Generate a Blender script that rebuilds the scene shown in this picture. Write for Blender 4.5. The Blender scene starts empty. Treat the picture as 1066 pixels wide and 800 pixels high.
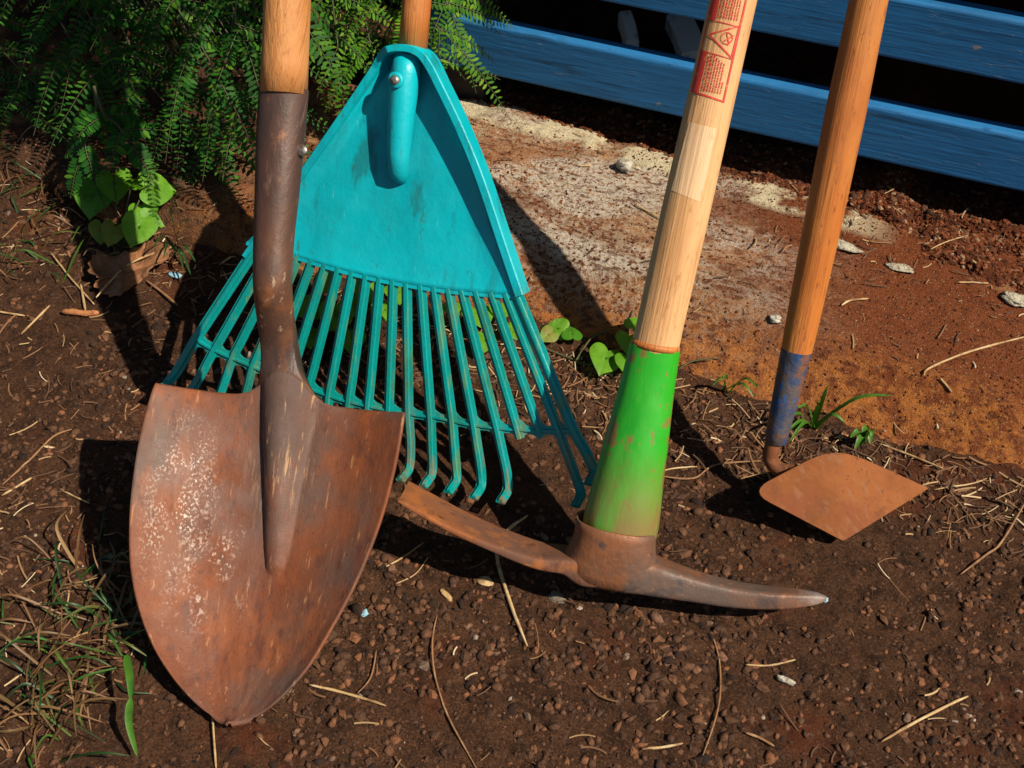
import bpy, math, random
import numpy as np
from math import sin, cos, pi, radians, atan2
from mathutils import Vector, Matrix
random.seed(7); RNG = np.random.default_rng(7)
scene = bpy.context.scene
COL = scene.collection
W0, H0 = 1066.0, 800.0
# ---------------------------------------------------------------- camera
F = 1300.0; PHI, PSI, RHO = radians(46), radians(20), radians(1)
CAM = Vector((.30, -.80, .86))
fw = Vector((-sin(PSI)*cos(PHI), cos(PSI)*cos(PHI), -sin(PHI)))
r0 = Vector((cos(PSI), sin(PSI), 0)); u0 = r0.cross(fw)
rt = cos(RHO)*r0 + sin(RHO)*u0; up = -sin(RHO)*r0 + cos(RHO)*u0
cd = bpy.data.cameras.new('camera'); cam = bpy.data.objects.new('camera', cd); COL.objects.link(cam)
m = Matrix((rt, up, -fw)).transposed().to_4x4(); m.translation = CAM
cam.matrix_world = m
cd.sensor_width = 36; cd.lens = F/W0*36; cd.clip_start = .02; cd.clip_end = 400
scene.camera = cam
# ---------------------------------------------------------------- sky, sun, exposure
SH = Vector((-.85, .17, -1.0))                       # the way the sunlight travels
world = bpy.data.worlds.new('World'); scene.world = world; world.use_nodes = True
wn = world.node_tree.nodes; wl = world.node_tree.links
sky = wn.new('ShaderNodeTexSky'); sky.sky_type = 'NISHITA'; sky.sun_disc = False
d2s = (-SH).normalized()
sky.sun_elevation = math.asin(d2s.z); sky.sun_rotation = atan2(d2s.x, d2s.y)
bg = wn['Background']; bg.inputs['Strength'].default_value = .05
wl.new(sky.outputs['Color'], bg.inputs['Color'])
sl = bpy.data.lights.new('sun', 'SUN'); sl.energy = 5.0; sl.angle = radians(.55); sl.color = (1, .89, .72)
so = bpy.data.objects.new('sun', sl); COL.objects.link(so)
so.rotation_euler = SH.to_track_quat('-Z', 'Y').to_euler(); so.location = (2, -.5, 3)
scene.view_settings.view_transform = 'Standard'; scene.view_settings.look = 'None'
scene.view_settings.exposure = .40; scene.view_settings.gamma = 1
# ---------------------------------------------------------------- pixel to place helpers
def ray(x, y): return fw*F + rt*(x-533) + up*(400-y)
def G(x, y, z=0.0):
    d = ray(x, y); return CAM + d*((z-CAM.z)/d.z)
def onY(x, y, yy):
    d = ray(x, y); return CAM + d*((yy-CAM.y)/d.y)
def onP(x, y, base, n):
    d = ray(x, y); return CAM + d*(n.dot(base-CAM)/n.dot(d))
def depth(p): return (Vector(p)-CAM).dot(fw)
def pxm(p, n): return n*depth(p)/F                   # n photo pixels at p, in metres
# ---------------------------------------------------------------- numpy noise
_T = [RNG.random((128, 128)) for _ in range(8)]
def vn(x, y, k=0):
    x = np.asarray(x, float); y = np.asarray(y, float)
    xi = np.floor(x).astype(int); yi = np.floor(y).astype(int); fx = x-xi; fy = y-yi
    fx = fx*fx*(3-2*fx); fy = fy*fy*(3-2*fy); t = _T[k % 8]
    a = t[xi % 128, yi % 128]; b = t[(xi+1) % 128, yi % 128]; c = t[xi % 128, (yi+1) % 128]; d = t[(xi+1) % 128, (yi+1) % 128]
    return (a*(1-fx)+b*fx)*(1-fy)+(c*(1-fx)+d*fx)*fy - .5
def fbm(x, y, s, o=4, k=0):
    r = 0; a = 1.0
    for i in range(o): r = r + a*vn(x*s+17.3*i, y*s-9.1*i, k+i); s *= 2.1; a *= .5
    return r
sm = lambda t: np.clip(t, 0, 1)**2*(3-2*np.clip(t, 0, 1))
def yfront(x): return .034 + .010*vn(x*9, 3, 1) + .006*vn(x*31, 5, 2)
def ycrease(x): return np.interp(x, [-1.2, -.37, -.02, .12, .47, 1.2], [.10, .07, .15, .145, .08, .08]) + .012*vn(x*12, 8, 3)
def yback(x): return np.interp(x, [-1.2, -.3, -.175, .278, .34, 1.2], [.30, .335, .362, .316, .300, .27]) + .014*vn(x*11, 1, 4) + .006*vn(x*60, 1, 5)
def slab_h(x, y):
    a = yfront(x); c = ycrease(x); b = yback(x)
    t = (y-a)/(c-a)
    z = -.030 + .062*np.clip(t+.35, 0, 1.35)/1.35
    z = np.minimum(z, .032)
    z = z + .006*sm((y-c)/.12) - .05*sm((y-b)/.012)
    z = z + .003*fbm(x, y, 14, 4, 2) + .0016*fbm(x, y, 90, 3, 5)
    z = z + .005*sm((y-(b-.040))/.012)*sm((.35-x)/.08)*sm((.58+vn(x*16, 4, 6)-.25)/.3)
    return z
def soil_h(x, y):
    far = sm((np.hypot(x-.1, y+.1)-1.3)/2)
    z = -.004 + .010*fbm(x, y, 6, 3, 0)*(1-far) + .0045*fbm(x, y, 40, 3, 3)*(1-far)
    z = z + .003*np.abs(fbm(x, y, 110, 2, 6))*(1-far)
    z = z + .010*sm((y+.03)/.06)*sm((.10-y)/.06)*(.6+vn(x*14, 2, 5))           # litter ridge along the slab
    z = z + .030*sm((-.42-x)/.3)*sm((y+.15)/.3)
    heap = sm((x-.20)/.20)*sm((y-(.215+.05*vn(x*11, y*9, 6)))/.06)
    z = z + heap*(.040 + .012*fbm(x, y, 30, 3, 1))*sm((.37-y)/.05)
    z = z + .030*sm((y-yback(x)+.004)/.018)*sm((x+.30)/.1)*(1-sm((y-.40)/.1))*(1-sm((x-.30)/.05))
    z = z + .026*sm((y-.33)/.02)*sm((x-.25)/.1)*(1-sm((y-.40)/.1))
    return z
def H(x, y): return np.maximum(soil_h(x, y), np.where((y > 0) & (y < .38), slab_h(x, y), -1))
def hz(p): return float(H(np.array([p[0]]), np.array([p[1]]))[0])
# ---------------------------------------------------------------- mesh helpers
def mesh_np(name, V, Fq, mat, smooth=True, uv=None):
    me = bpy.data.meshes.new(name); V = np.asarray(V, np.float32).reshape(-1, 3); Fq = np.asarray(Fq, np.int32); k = Fq.shape[1]
    me.vertices.add(len(V)); me.vertices.foreach_set('co', V.ravel())
    me.loops.add(Fq.size); me.loops.foreach_set('vertex_index', Fq.ravel())
    me.polygons.add(len(Fq)); me.polygons.foreach_set('loop_start', np.arange(0, Fq.size, k, dtype=np.int32))
    me.polygons.foreach_set('loop_total', np.full(len(Fq), k, np.int32))
    me.polygons.foreach_set('use_smooth', np.full(len(Fq), smooth, bool))
    me.update(calc_edges=True); me.validate()
    me.materials.append(mat)
    return me
class MB:
    def __init__(s): s.v = []; s.f = []
    def add(s, v, f):
        o = len(s.v); s.v += [Vector(p) for p in v]; s.f += [tuple(i+o for i in q) for q in f]
    def grid(s, rows, close_u=False, caps=False):
        n = len(rows[0]); f = []
        for j in range(len(rows)-1):
            for i in range(n if close_u else n-1):
                a = j*n+i; b = j*n+(i+1) % n; f.append((a, b, b+n, a+n))
        if caps: f.append(tuple(range(n))[::-1]); f.append(tuple((len(rows)-1)*n+i for i in range(n)))
        s.add([p for r in rows for p in r], f)
    def box(s, lo, hi, jit=0):
        x0, y0, z0 = lo; x1, y1, z1 = hi
        s.add([(x0, y0, z0), (x1, y0, z0), (x1, y1, z0), (x0, y1, z0), (x0, y0, z1), (x1, y0, z1), (x1, y1, z1), (x0, y1, z1)],
              [(3, 2, 1, 0), (4, 5, 6, 7), (0, 1, 5, 4), (1, 2, 6, 5), (2, 3, 7, 6), (3, 0, 4, 7)])
    def sweep(s, pts, A, B, ha, hb, n=16, e=1.0, caps=True):
        # rings round pts: half axes ha along A, hb along B (vectors or lists); e < 1 squarer
        rows = []
        for k, p in enumerate(pts):
            a = A[k] if isinstance(A, list) else A; b = B[k] if isinstance(B, list) else B
            x = ha[k] if hasattr(ha, '__len__') else ha; y = hb[k] if hasattr(hb, '__len__') else hb
            row = []
            for i in range(n):
                t = 2*pi*(i+.5)/n; c, q = cos(t), sin(t)
                row.append(Vector(p) + a*(x*math.copysign(abs(c)**e, c)) + b*(y*math.copysign(abs(q)**e, q)))
            rows.append(row)
        s.grid(rows, True, caps)
    def tube(s, pts, r, n=8, caps=True):
        pts = [Vector(p) for p in pts]; A = []; B = []; a = None
        for k in range(len(pts)):
            t = (pts[min(k+1, len(pts)-1)]-pts[max(k-1, 0)]).normalized()
            a = t.orthogonal().normalized() if a is None else (a-t*a.dot(t)).normalized()
            A.append(a); B.append(t.cross(a))
        s.sweep(pts, A, B, r, r, n, 1.0, caps)
    def build(s, name, mat, parent=None, smooth=True, auto=None, bevel=0, bseg=2, sub=0, solid=0):
        vv = s.v
        if parent is not None and parent.type == 'EMPTY':
            inv = parent.matrix_basis.inverted(); vv = [inv @ p for p in vv]
        elif parent is not None and parent.parent is not None:
            inv = parent.parent.matrix_basis.inverted(); vv = [inv @ p for p in vv]
        me = bpy.data.meshes.new(name); me.from_pydata([tuple(p) for p in vv], [], s.f); me.materials.append(mat)
        me.polygons.foreach_set('use_smooth', np.full(len(me.polygons), smooth, bool)); me.update()
        o = bpy.data.objects.new(name, me); COL.objects.link(o)
        if parent is not None: o.parent = parent
        if solid: q = o.modifiers.new('s', 'SOLIDIFY'); q.thickness = abs(solid); q.offset = -1 if solid > 0 else 1
        if bevel: q = o.modifiers.new('b', 'BEVEL'); q.width = bevel; q.segments = bseg; q.limit_method = 'ANGLE'; q.angle_limit = radians(35)
        if sub: q = o.modifiers.new('u', 'SUBSURF'); q.levels = q.render_levels = sub
        if auto and smooth:
            me.polygons.foreach_set('use_smooth', np.full(len(me.polygons), True, bool))
            q = None
            me.set_sharp_from_angle(angle=radians(auto))
        return o
def spline(pts, n=8):
    P = [Vector(p) for p in pts]; out = []
    for i in range(len(P)-1):
        a = P[max(i-1, 0)]; b = P[i]; c = P[i+1]; d = P[min(i+2, len(P)-1)]
        for k in range(n):
            t = k/n; out.append(.5*((2*b)+(c-a)*t+(2*a-5*b+4*c-d)*t*t+(3*b-a-3*c+d)*t**3))
    out.append(P[-1]); return out
def interp(x, xs, ys): return float(np.interp(x, xs, ys))
def tag(o, label=None, cat=None, group=None, kind=None):
    if label: o['label'] = label
    if cat: o['category'] = cat
    if group: o['group'] = group
    if kind: o['kind'] = kind
    return o
def thing(name, label, cat, loc, zdir=None, xdir=None, group=None):
    o = bpy.data.objects.new(name, None); o.empty_display_size = .02; COL.objects.link(o)
    if zdir is not None:
        z = zdir.normalized(); x = (xdir-z*xdir.dot(z)).normalized(); y = z.cross(x)
        mm = Matrix((x, y, z)).transposed().to_4x4()
    else: mm = Matrix.Identity(4)
    mm.translation = Vector(loc); o.matrix_basis = mm
    return tag(o, label, cat, group)
# ---------------------------------------------------------------- materials
def mat(name, base, layers=(), rough=.7, rlayers=(), bumps=(), metal=0, coord='Object', spec=None, transl=0, island=None, sheen=0, coat=0, hue_island=None):
    """base colour with noise layers: (colour, scale, lo, hi, amount, stretch, seed[, kind])"""
    M = bpy.data.materials.new(name); M.use_nodes = True; N = M.node_tree.nodes; L = M.node_tree.links
    P = N['Principled BSDF']; tc = N.new('ShaderNodeTexCoord')
    def rgb(c): return (c[0], c[1], c[2], 1)
    def field(scale, lo, hi, stretch=(1, 1, 1), seed=0, kind='n', detail=6):
        if kind == 's':
            vs = N.new('ShaderNodeVectorMath'); vs.operation = 'SUBTRACT'; vs.inputs[1].default_value = seed; L.new(tc.outputs[coord], vs.inputs[0])
            vm = N.new('ShaderNodeVectorMath'); vm.operation = 'MULTIPLY'; vm.inputs[1].default_value = stretch; L.new(vs.outputs[0], vm.inputs[0])
            vl_ = N.new('ShaderNodeVectorMath'); vl_.operation = 'LENGTH'; L.new(vm.outputs[0], vl_.inputs[0])
            r = N.new('ShaderNodeMapRange'); r.inputs['From Min'].default_value = lo; r.inputs['From Max'].default_value = hi
            L.new(vl_.outputs['Value'], r.inputs['Value']); return r.outputs[0]
        mp = N.new('ShaderNodeMapping'); mp.inputs['Scale'].default_value = stretch; mp.inputs['Location'].default_value = (seed*3.7, seed*1.9, seed*5.3)
        L.new(tc.outputs[coord], mp.inputs['Vector'])
        if kind == 'v':
            t = N.new('ShaderNodeTexVoronoi'); t.inputs['Scale'].default_value = scale; o = t.outputs['Distance']
        elif kind == 'vc':
            t = N.new('ShaderNodeTexVoronoi'); t.inputs['Scale'].default_value = scale
            sp = N.new('ShaderNodeSeparateColor'); L.new(t.outputs['Color'], sp.inputs[0]); o = sp.outputs[0]
        elif kind == 'x' or kind == 'y' or kind == 'z':
            t = N.new('ShaderNodeSeparateXYZ'); o = t.outputs['xyz'.index(kind)]
        else:
            t = N.new('ShaderNodeTexNoise'); t.inputs['Scale'].default_value = scale; t.inputs['Detail'].default_value = detail
            t.inputs['Roughness'].default_value = .62; o = t.outputs['Fac']
        if kind == 'd':
            t = N.new('ShaderNodeVectorMath'); t.operation = 'DOT_PRODUCT'; t.inputs[1].default_value = stretch; L.new(tc.outputs[coord], t.inputs[0]); o = t.outputs['Value']
        else: L.new(mp.outputs[0], t.inputs[0] if kind in 'xyz' else t.inputs['Vector'])
        r = N.new('ShaderNodeMapRange'); r.inputs['From Min'].default_value = lo; r.inputs['From Max'].default_value = hi
        L.new(o, r.inputs['Value']); return r.outputs[0]
    cur = None
    bc = N.new('ShaderNodeRGB'); bc.outputs[0].default_value = rgb(base); cur = bc.outputs[0]
    if island:
        gi = N.new('ShaderNodeNewGeometry'); cr = N.new('ShaderNodeValToRGB'); cr.color_ramp.interpolation = 'LINEAR'
        els = cr.color_ramp.elements
        for k, (p_, c_) in enumerate(island):
            e = els[k] if k < 2 else els.new(p_)
            e.position = p_; e.color = rgb(c_)
        L.new(gi.outputs['Random Per Island'], cr.inputs[0]); cur = cr.outputs[0]
    for ly in layers:
        c_, sc, lo, hi, am = ly[:5]; st = ly[5] if len(ly) > 5 else (1, 1, 1); sd = ly[6] if len(ly) > 6 else 0; kd = ly[7] if len(ly) > 7 else 'n'
        f = field(sc, lo, hi, st, sd, kd)
        if len(ly) > 8:
            for g in ly[8]:
                f2 = field(*g); mu2 = N.new('ShaderNodeMath'); mu2.operation = 'MULTIPLY'; L.new(f, mu2.inputs[0]); L.new(f2, mu2.inputs[1]); f = mu2.outputs[0]
        mu = N.new('ShaderNodeMath'); mu.operation = 'MULTIPLY'; mu.inputs[1].default_value = am; mu.use_clamp = True; L.new(f, mu.inputs[0])
        mx = N.new('ShaderNodeMix'); mx.data_type = 'RGBA'; mx.inputs['B'].default_value = (0, 0, 0, 1)
        ia = [i for i in mx.inputs if i.name == 'A' and i.type == 'RGBA'][0]; ib = [i for i in mx.inputs if i.name == 'B' and i.type == 'RGBA'][0]
        L.new(mu.outputs[0], mx.inputs['Factor']); L.new(cur, ia); ib.default_value = rgb(c_)
        cur = [o for o in mx.outputs if o.type == 'RGBA'][0]
    L.new(cur, P.inputs['Base Color'])
    P.inputs['Roughness'].default_value = rough; P.inputs['Metallic'].default_value = metal
    if spec is not None: P.inputs['Specular IOR Level'].default_value = spec
    if coat: P.inputs['Coat Weight'].default_value = coat; P.inputs['Coat Roughness'].default_value = .25
    if rlayers:
        sc, lo, hi, rmin, rmax = rlayers[:5]; f = field(sc, lo, hi, *(rlayers[5:]))
        r = N.new('ShaderNodeMapRange'); r.inputs['To Min'].default_value = rmin; r.inputs['To Max'].default_value = rmax; L.new(f, r.inputs['Value']); L.new(r.outputs[0], P.inputs['Roughness'])
    prev = None
    for (sc, lo, hi, dist, *rest) in bumps:
        f = field(sc, lo, hi, *rest); b = N.new('ShaderNodeBump'); b.inputs['Distance'].default_value = dist; b.inputs['Strength'].default_value = 1
        L.new(f, b.inputs['Height'])
        if prev: L.new(prev, b.inputs['Normal'])
        prev = b.outputs[0]
    if prev: L.new(prev, P.inputs['Normal'])
    if transl:
        tr = N.new('ShaderNodeBsdfTranslucent'); L.new(cur, tr.inputs['Color']); ms = N.new('ShaderNodeMixShader'); ms.inputs[0].default_value = transl
        L.new(P.outputs[0], ms.inputs[1]); L.new(tr.outputs[0], ms.inputs[2]); L.new(ms.outputs[0], N['Material Output'].inputs['Surface'])
    return M
M_soil = mat('soil', (.080, .037, .019), [
    ((.125, .056, .028), 30, .42, .62, .9), ((.022, .010, .006), 60, .5, .62, .7, (1, 1, 1), 2), ((.19, .085, .04), 420, .54, .62, .8, (1, 1, 1), 3), ((.028, .012, .007), 520, .52, .60, .8, (1, 1, 1), 8),
    ((.15, .035, .012), 9, .56, .68, .6, (1, 1, 1), 4), ((.15, .040, .014), 1, .13, .22, .85, (1, 1, 1), 0, 'y', [(1, .12, .28, (1, 1, 1), 0, 'x')])], rough=.95,
    bumps=[(160, .3, .7, .003), (420, .3, .7, .002, (1, 1, 1), 5), (900, .3, .7, .001, (1, 1, 1), 6)], spec=.2)
M_crumb = mat('crumb', (.05, .025, .014), [((.03, .012, .007), 300, .5, .6, .5)], rough=.9, spec=.3,
    island=[(0, (.013, .007, .005)), (.20, (.050, .023, .013)), (.55, (.10, .047, .024)), (.82, (.15, .066, .032)), (.95, (.22, .085, .036)), (.992, (.15, .10, .07)), (1, (.45, .38, .30))],
    bumps=[(500, .3, .7, .0006)])
M_redcrumb = mat('red_crumb', (.1, .03, .012), rough=.95, spec=.2,
    island=[(0, (.045, .013, .006)), (.5, (.12, .034, .013)), (.9, (.19, .06, .022)), (1, (.3, .2, .12))], bumps=[(500, .3, .7, .0006)])
M_slab = mat('concrete', (.30, .115, .048), [
    ((.48, .25, .12), 22, .42, .60, .8, (1, 1, 1), 1), ((.13, .034, .013), 9, .50, .58, .85, (.5, 1.8, 1), 2),
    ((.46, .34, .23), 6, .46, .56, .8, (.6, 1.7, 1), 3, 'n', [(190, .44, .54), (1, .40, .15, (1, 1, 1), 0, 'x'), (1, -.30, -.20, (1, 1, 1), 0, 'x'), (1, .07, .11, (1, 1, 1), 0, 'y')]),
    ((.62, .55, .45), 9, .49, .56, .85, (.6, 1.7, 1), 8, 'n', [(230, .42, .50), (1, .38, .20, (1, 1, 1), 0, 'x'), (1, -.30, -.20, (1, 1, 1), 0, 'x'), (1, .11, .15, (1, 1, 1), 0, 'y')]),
    ((.19, .050, .015), 11, .36, .50, .95, (.5, 1.5, 1), 4, 'n', [(1, .12, .32, (1, 1, 1), 0, 'x')]),
    ((.19, .050, .015), 30, .30, .45, .95, (1, 1, 1), 20, 'n', [(1, .235, .27, (.108, 1, 0), 0, 'd'), (1, .08, .22, (1, 1, 1), 0, 'x')]),
    ((.46, .165, .038), 90, .40, .56, .85, (1, 1, 1), 5, 'n', [(1, .135, .085, (1, 1, 1), 0, 'y'), (5, .28, .42)]),
    ((.12, .035, .013), 60, .55, .62, .8, (1, 2.5, 1), 11),
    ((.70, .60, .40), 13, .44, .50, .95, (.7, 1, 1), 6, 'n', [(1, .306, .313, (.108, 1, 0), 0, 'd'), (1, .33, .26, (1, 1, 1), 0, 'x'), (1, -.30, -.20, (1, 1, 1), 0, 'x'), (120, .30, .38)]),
    ((.05, .028, .018), 12, .36, .52, .9, (1, 1, 1), 13, 'n', [(1, -.28, -.42, (1, 1, 1), 0, 'x')]),  # left end darkened, puts the shade under the ferns into the colour
    ((.09, .030, .013), 240, .57, .66, .55, (1, 1, 1), 7), ((.55, .38, .24), 480, .60, .66, .6, (1, 1, 1), 8)], rough=.95,
    bumps=[(60, .3, .7, .002), (200, .35, .65, .002, (1, 1, 1), 3), (600, .3, .7, .0010)], spec=.2)
M_mortar = mat('mortar', (.48, .43, .32), [((.25, .15, .08), 60, .52, .62, .7), ((.6, .56, .45), 200, .5, .6, .5)], rough=.95, bumps=[(180, .3, .7, .002), (60, .3, .7, .004)])
M_blue = mat('blue_paint', (.020, .15, .37), [((.014, .09, .22), 8, .5, .65, .7, (1, 6, 20)), ((.30, .46, .65), 60, .70, .74, .8, (.25, 1, 2), 2),
    ((.03, .02, .02), 110, .68, .72, .8, (.5, 1, 1), 3), ((.016, .11, .27), 220, .5, .6, .5, (.08, 1, 1), 4), ((.34, .25, .18), 46, .70, .73, .8, (.4, 1, 1), 6), ((.012, .05, .10), 36, .60, .66, .7, (.25, 1, 3), 14)], rough=.5,
    rlayers=(120, .4, .65, .42, .65), bumps=[(200, .4, .7, .00025, (.06, 1, 1)), (60, .3, .7, .0001, (.3, 1, 1), 2), (90, .60, .68, .0008, (.3, 1, 2), 5)], spec=.25)
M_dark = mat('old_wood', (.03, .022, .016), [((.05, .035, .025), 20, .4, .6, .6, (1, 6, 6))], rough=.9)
def wood(name, base, dark, light, sc=1, red=None):
    ls = [(dark, 60, .48, .66, .38, (1, 1, .06), 1), (light, 25, .45, .65, .6, (1, 1, .12), 2), (dark, 300, .56, .66, .55, (1, 1, .05), 3), (dark, 420, .60, .66, .8, (1, 1, .16), 6),
          (dark, 9, .55, .72, .5, (1, 1, .6), 4)]
    if red: ls.append((red, 5, .5, .68, .6, (1, 1, .7), 5))
    return mat(name, base, ls, rough=.55, bumps=[(300, .4, .7, .0004, (1, 1, .03))], rlayers=(40, .4, .7, .42, .7, (1, 1, .2)), spec=.4)
M_ash = wood('pale_ash_wood', (.60, .35, .155), (.38, .16, .055), (.72, .46, .235), red=(.46, .21, .075))
M_honey = wood('honey_wood', (.46, .19, .052), (.26, .09, .025), (.55, .28, .10), red=(.36, .11, .03))
M_orange = wood('orange_wood', (.48, .155, .028), (.20, .055, .014), (.52, .23, .065), red=(.26, .055, .012))
M_patch = wood('bare_wood', (.67, .44, .24), (.52, .30, .15), (.76, .55, .36))
M_ink = mat('red_ink', (.55, .035, .022), [((.6, .25, .1), 180, .55, .66, .7)], rough=.6)
M_rust = mat('rust', (.19, .066, .026), [((.26, .088, .028), 14, .42, .6, .9), ((.11, .058, .042), 9, .5, .62, .8, (1, 1, .6), 2), ((.32, .105, .026), 38, .52, .64, .75, (1, 1, 1), 3),
    ((.08, .028, .016), 90, .55, .66, .7, (1, 1, .6), 4), ((.42, .21, .10), 300, .64, .70, .5, (.2, 1, 1), 7)],
    rough=.75, metal=0, spec=.25, bumps=[(30, .3, .7, .0006), (300, .4, .7, .00012, (1, 1, .3), 3)])
tipB = G(240, 753, .004)
def mk_blade():
    return mat('shovel_rust', (.150, .044, .017), [((.20, .056, .017), 16, .44, .60, .9), ((.105, .066, .052), 8, .42, .56, .9, (1, 1, .7), 2), ((.26, .075, .022), 26, .52, .66, .6, (1, 1, .6), 3),
    ((.09, .032, .02), 90, .55, .66, .75, (1, 1, .5), 4), ((.42, .20, .09), 260, .62, .68, .6, (1, 1, .12), 6), ((.085, .05, .04), 24, .36, .52, .9, (1, 1, .4), 15, 'n', [(1, .040, .016, (1.1, .2, .36), LOC(283, 470), 's')]), ((.40, .24, .12), 240, .58, .64, .8, (1, 1, .10), 16, 'n', [(1, .045, .02, (1.2, .2, .5), LOC(292, 440), 's')]), ((.06, .025, .018), 300, .60, .68, .6, (1, 1, 1), 12),
    ((.15, .12, .11), 5, .0, 1, .8, (1, 1, .5), 4, 'n', [(1, .07, .02, (1, .5, .55), LOC(215, 520), 's'), (40, .35, .6)]),
    ((.58, .46, .38), 520, .52, .60, .9, (1, 1, .8), 9, 'n', [(60, .42, .55, (1, 1, .5), 4), (1, .052, .016, (1.7, .3, .62), LOC(182, 520), 's')]),
    ((.55, .42, .34), 380, .54, .61, 1.0, (1, 1, .8), 10, 'n', [(50, .45, .58, (1, 1, .5), 7), (1, .050, .012, (1.1, .3, .9), LOC(205, 595), 's')])],
    rough=.68, metal=0, spec=.35, rlayers=(14, .35, .65, .52, .78), bumps=[(14, .3, .7, .0012), (150, .4, .7, .00012, (1, 1, .2)), (600, .4, .7, .00008)])
M_socket = mat('dark_steel', (.050, .028, .022), [((.10, .040, .024), 18, .45, .62, .85, (1, 1, .5)), ((.045, .028, .026), 12, .5, .62, .7, (1, 1, .3), 2), ((.24, .10, .045), 60, .58, .66, .8, (1, 1, .4), 3),
    ((.16, .10, .08), 120, .6, .68, .6, (1, 1, .08), 5), ((.20, .075, .03), 30, .36, .56, .9, (1, 1, .4), 8, 'n', [(1, .40, .29, (1, 1, 1), 0, 'z')]), ((.07, .036, .026), 44, .52, .60, .8, (1, 1, .4), 11, 'n', [(1, .40, .30, (1, 1, 1), 0, 'z')]),
    ((.36, .24, .14), 150, .62, .68, .8, (1, 1, .25), 12, 'n', [(1, .42, .34, (1, 1, 1), 0, 'z')])],
    rough=.5, metal=.1, spec=.5, rlayers=(30, .4, .7, .42, .7, (1, 1, .3)), bumps=[(18, .3, .7, .0010, (1, 1, .4)), (300, .4, .7, .00008)])
M_pick = mat('pick_steel', (.15, .066, .036), [((.10, .070, .058), 20, .44, .58, .9), ((.23, .085, .032), 16, .50, .60, .8, (1, 1, 1), 2), ((.055, .042, .042), 50, .55, .66, .8, (1, 1, 1), 3),
    ((.30, .26, .24), 1, .142, .158, .8, (1, 1, 1), 0, 'x', [(60, .3, .6)]), ((.30, .12, .05), 200, .60, .68, .6, (1, 1, 1), 5)],
    rough=.6, metal=.1, spec=.45, rlayers=(30, .4, .65, .45, .72), bumps=[(26, .3, .7, .0008), (200, .4, .7, .00015)])
M_green = mat('green_paint', (.016, .31, .012), [((.03, .40, .02), 18, .35, .75, .5, (1, 1, .3)), ((.010, .24, .012), 30, .52, .64, .6, (1, 1, .3), 2), ((.22, .10, .035), 46, .56, .60, .85, (1, 1, .5), 3),
    ((.20, .14, .045), 26, .40, .47, .95, (1, 1, .22), 4, 'n', [(1, .125, .060, (1, 1, 1), 0, 'z')]), ((.05, .36, .03), 30, .55, .68, .5, (1, 1, .4), 9), ((.24, .11, .045), 160, .62, .67, .7, (1, 1, .7), 5)], rough=.36,
    rlayers=(40, .4, .65, .30, .5), bumps=[(30, .3, .7, .0006, (1, 1, .3))])
M_bluesock = mat('worn_blue_paint', (.012, .050, .15), [((.10, .080, .075), 30, .38, .50, .95, (1, 1, .7)), ((.20, .075, .032), 70, .53, .60, .85, (1, 1, .7), 2), ((.015, .09, .28), 34, .54, .58, .9, (1, 1, .7), 3)],
    rough=.5, metal=.1, bumps=[(60, .4, .6, .0005)])
M_hoe = mat('hoe_rust', (.17, .056, .017), [((.25, .085, .026), 14, .42, .6, .8, (1, 2.2, 1)), ((.10, .036, .016), 30, .56, .66, .7, (1, 1, 1), 9), ((.09, .035, .018), 180, .60, .66, .7, (1, 1, 1), 10), ((.17, .052, .022), 20, .50, .62, .7, (1, 1, 1), 2), ((.22, .11, .06), 60, .55, .66, .5, (1, 3, 1), 3), ((.12, .05, .03), 260, .6, .68, .6, (1, 1, 1), 4)],
    rough=.8, metal=0, spec=.15, bumps=[(18, .3, .7, .0012), (200, .3, .7, .0001)])
M_teal = mat('teal_plastic', (0.0, .36, .43), [((.0, .44, .53), 6, .4, .65, .7), ((.0, .24, .30), 14, .50, .66, .7, (1, 1, .4), 2), ((.01, .12, .13), 30, .58, .64, .65, (1, 1, .3), 3), ((.04, .16, .12), 7, .56, .70, .5, (1, 1, 1), 17), ((.03, .12, .10), 110, .64, .70, .7, (1, 1, .5), 5),
    ((.10, .46, .48), 210, .66, .72, .5, (1, 1, .1), 6), ((.01, .16, .16), 90, .54, .60, .45, (1, 1, .05), 9, 'n', [(7, .45, .6)])], rough=.40, rlayers=(30, .4, .65, .34, .55), bumps=[(14, .3, .7, .0010), (300, .3, .7, .00008)], spec=.45)
M_tine = mat('teal_tine_plastic', (.0, .22, .20), [((.0, .29, .30), 12, .4, .62, .8, (1, 1, .4)), ((.12, .22, .07), 110, .55, .63, .6, (1, 1, .14), 2), ((.20, .11, .035), 90, .52, .62, .8, (1, 1, .2), 3, 'n', [(1, .09, .02, (1, 1, 1), 0, 'z')]),
    ((.02, .13, .08), 26, .55, .66, .6, (1, 1, .6), 4)], rough=.40, bumps=[(200, .4, .7, .0002)], spec=.45)
M_screw = mat('zinc_screw', (.35, .33, .30), [((.2, .1, .05), 300, .5, .6, .7)], rough=.4, metal=.8)
M_leaf = mat('leaf_green', (.07, .25, .012), [((.09, .28, .015), 40, .45, .62, .8), ((.03, .12, .01), 90, .55, .68, .6, (1, 1, 1), 2), ((.16, .16, .02), 60, .64, .72, .6, (1, 1, 1), 3)], rough=.5, transl=.35, bumps=[(120, .3, .7, .0006)])
M_leafy = mat('leaf_lime', (.12, .33, .012), [((.18, .42, .02), 40, .45, .62, .8), ((.07, .20, .01), 90, .55, .68, .6, (1, 1, 1), 2), ((.20, .12, .03), 110, .66, .72, .7, (1, 1, 1), 3)], rough=.5, transl=.4, bumps=[(120, .3, .7, .0006)])
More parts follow.
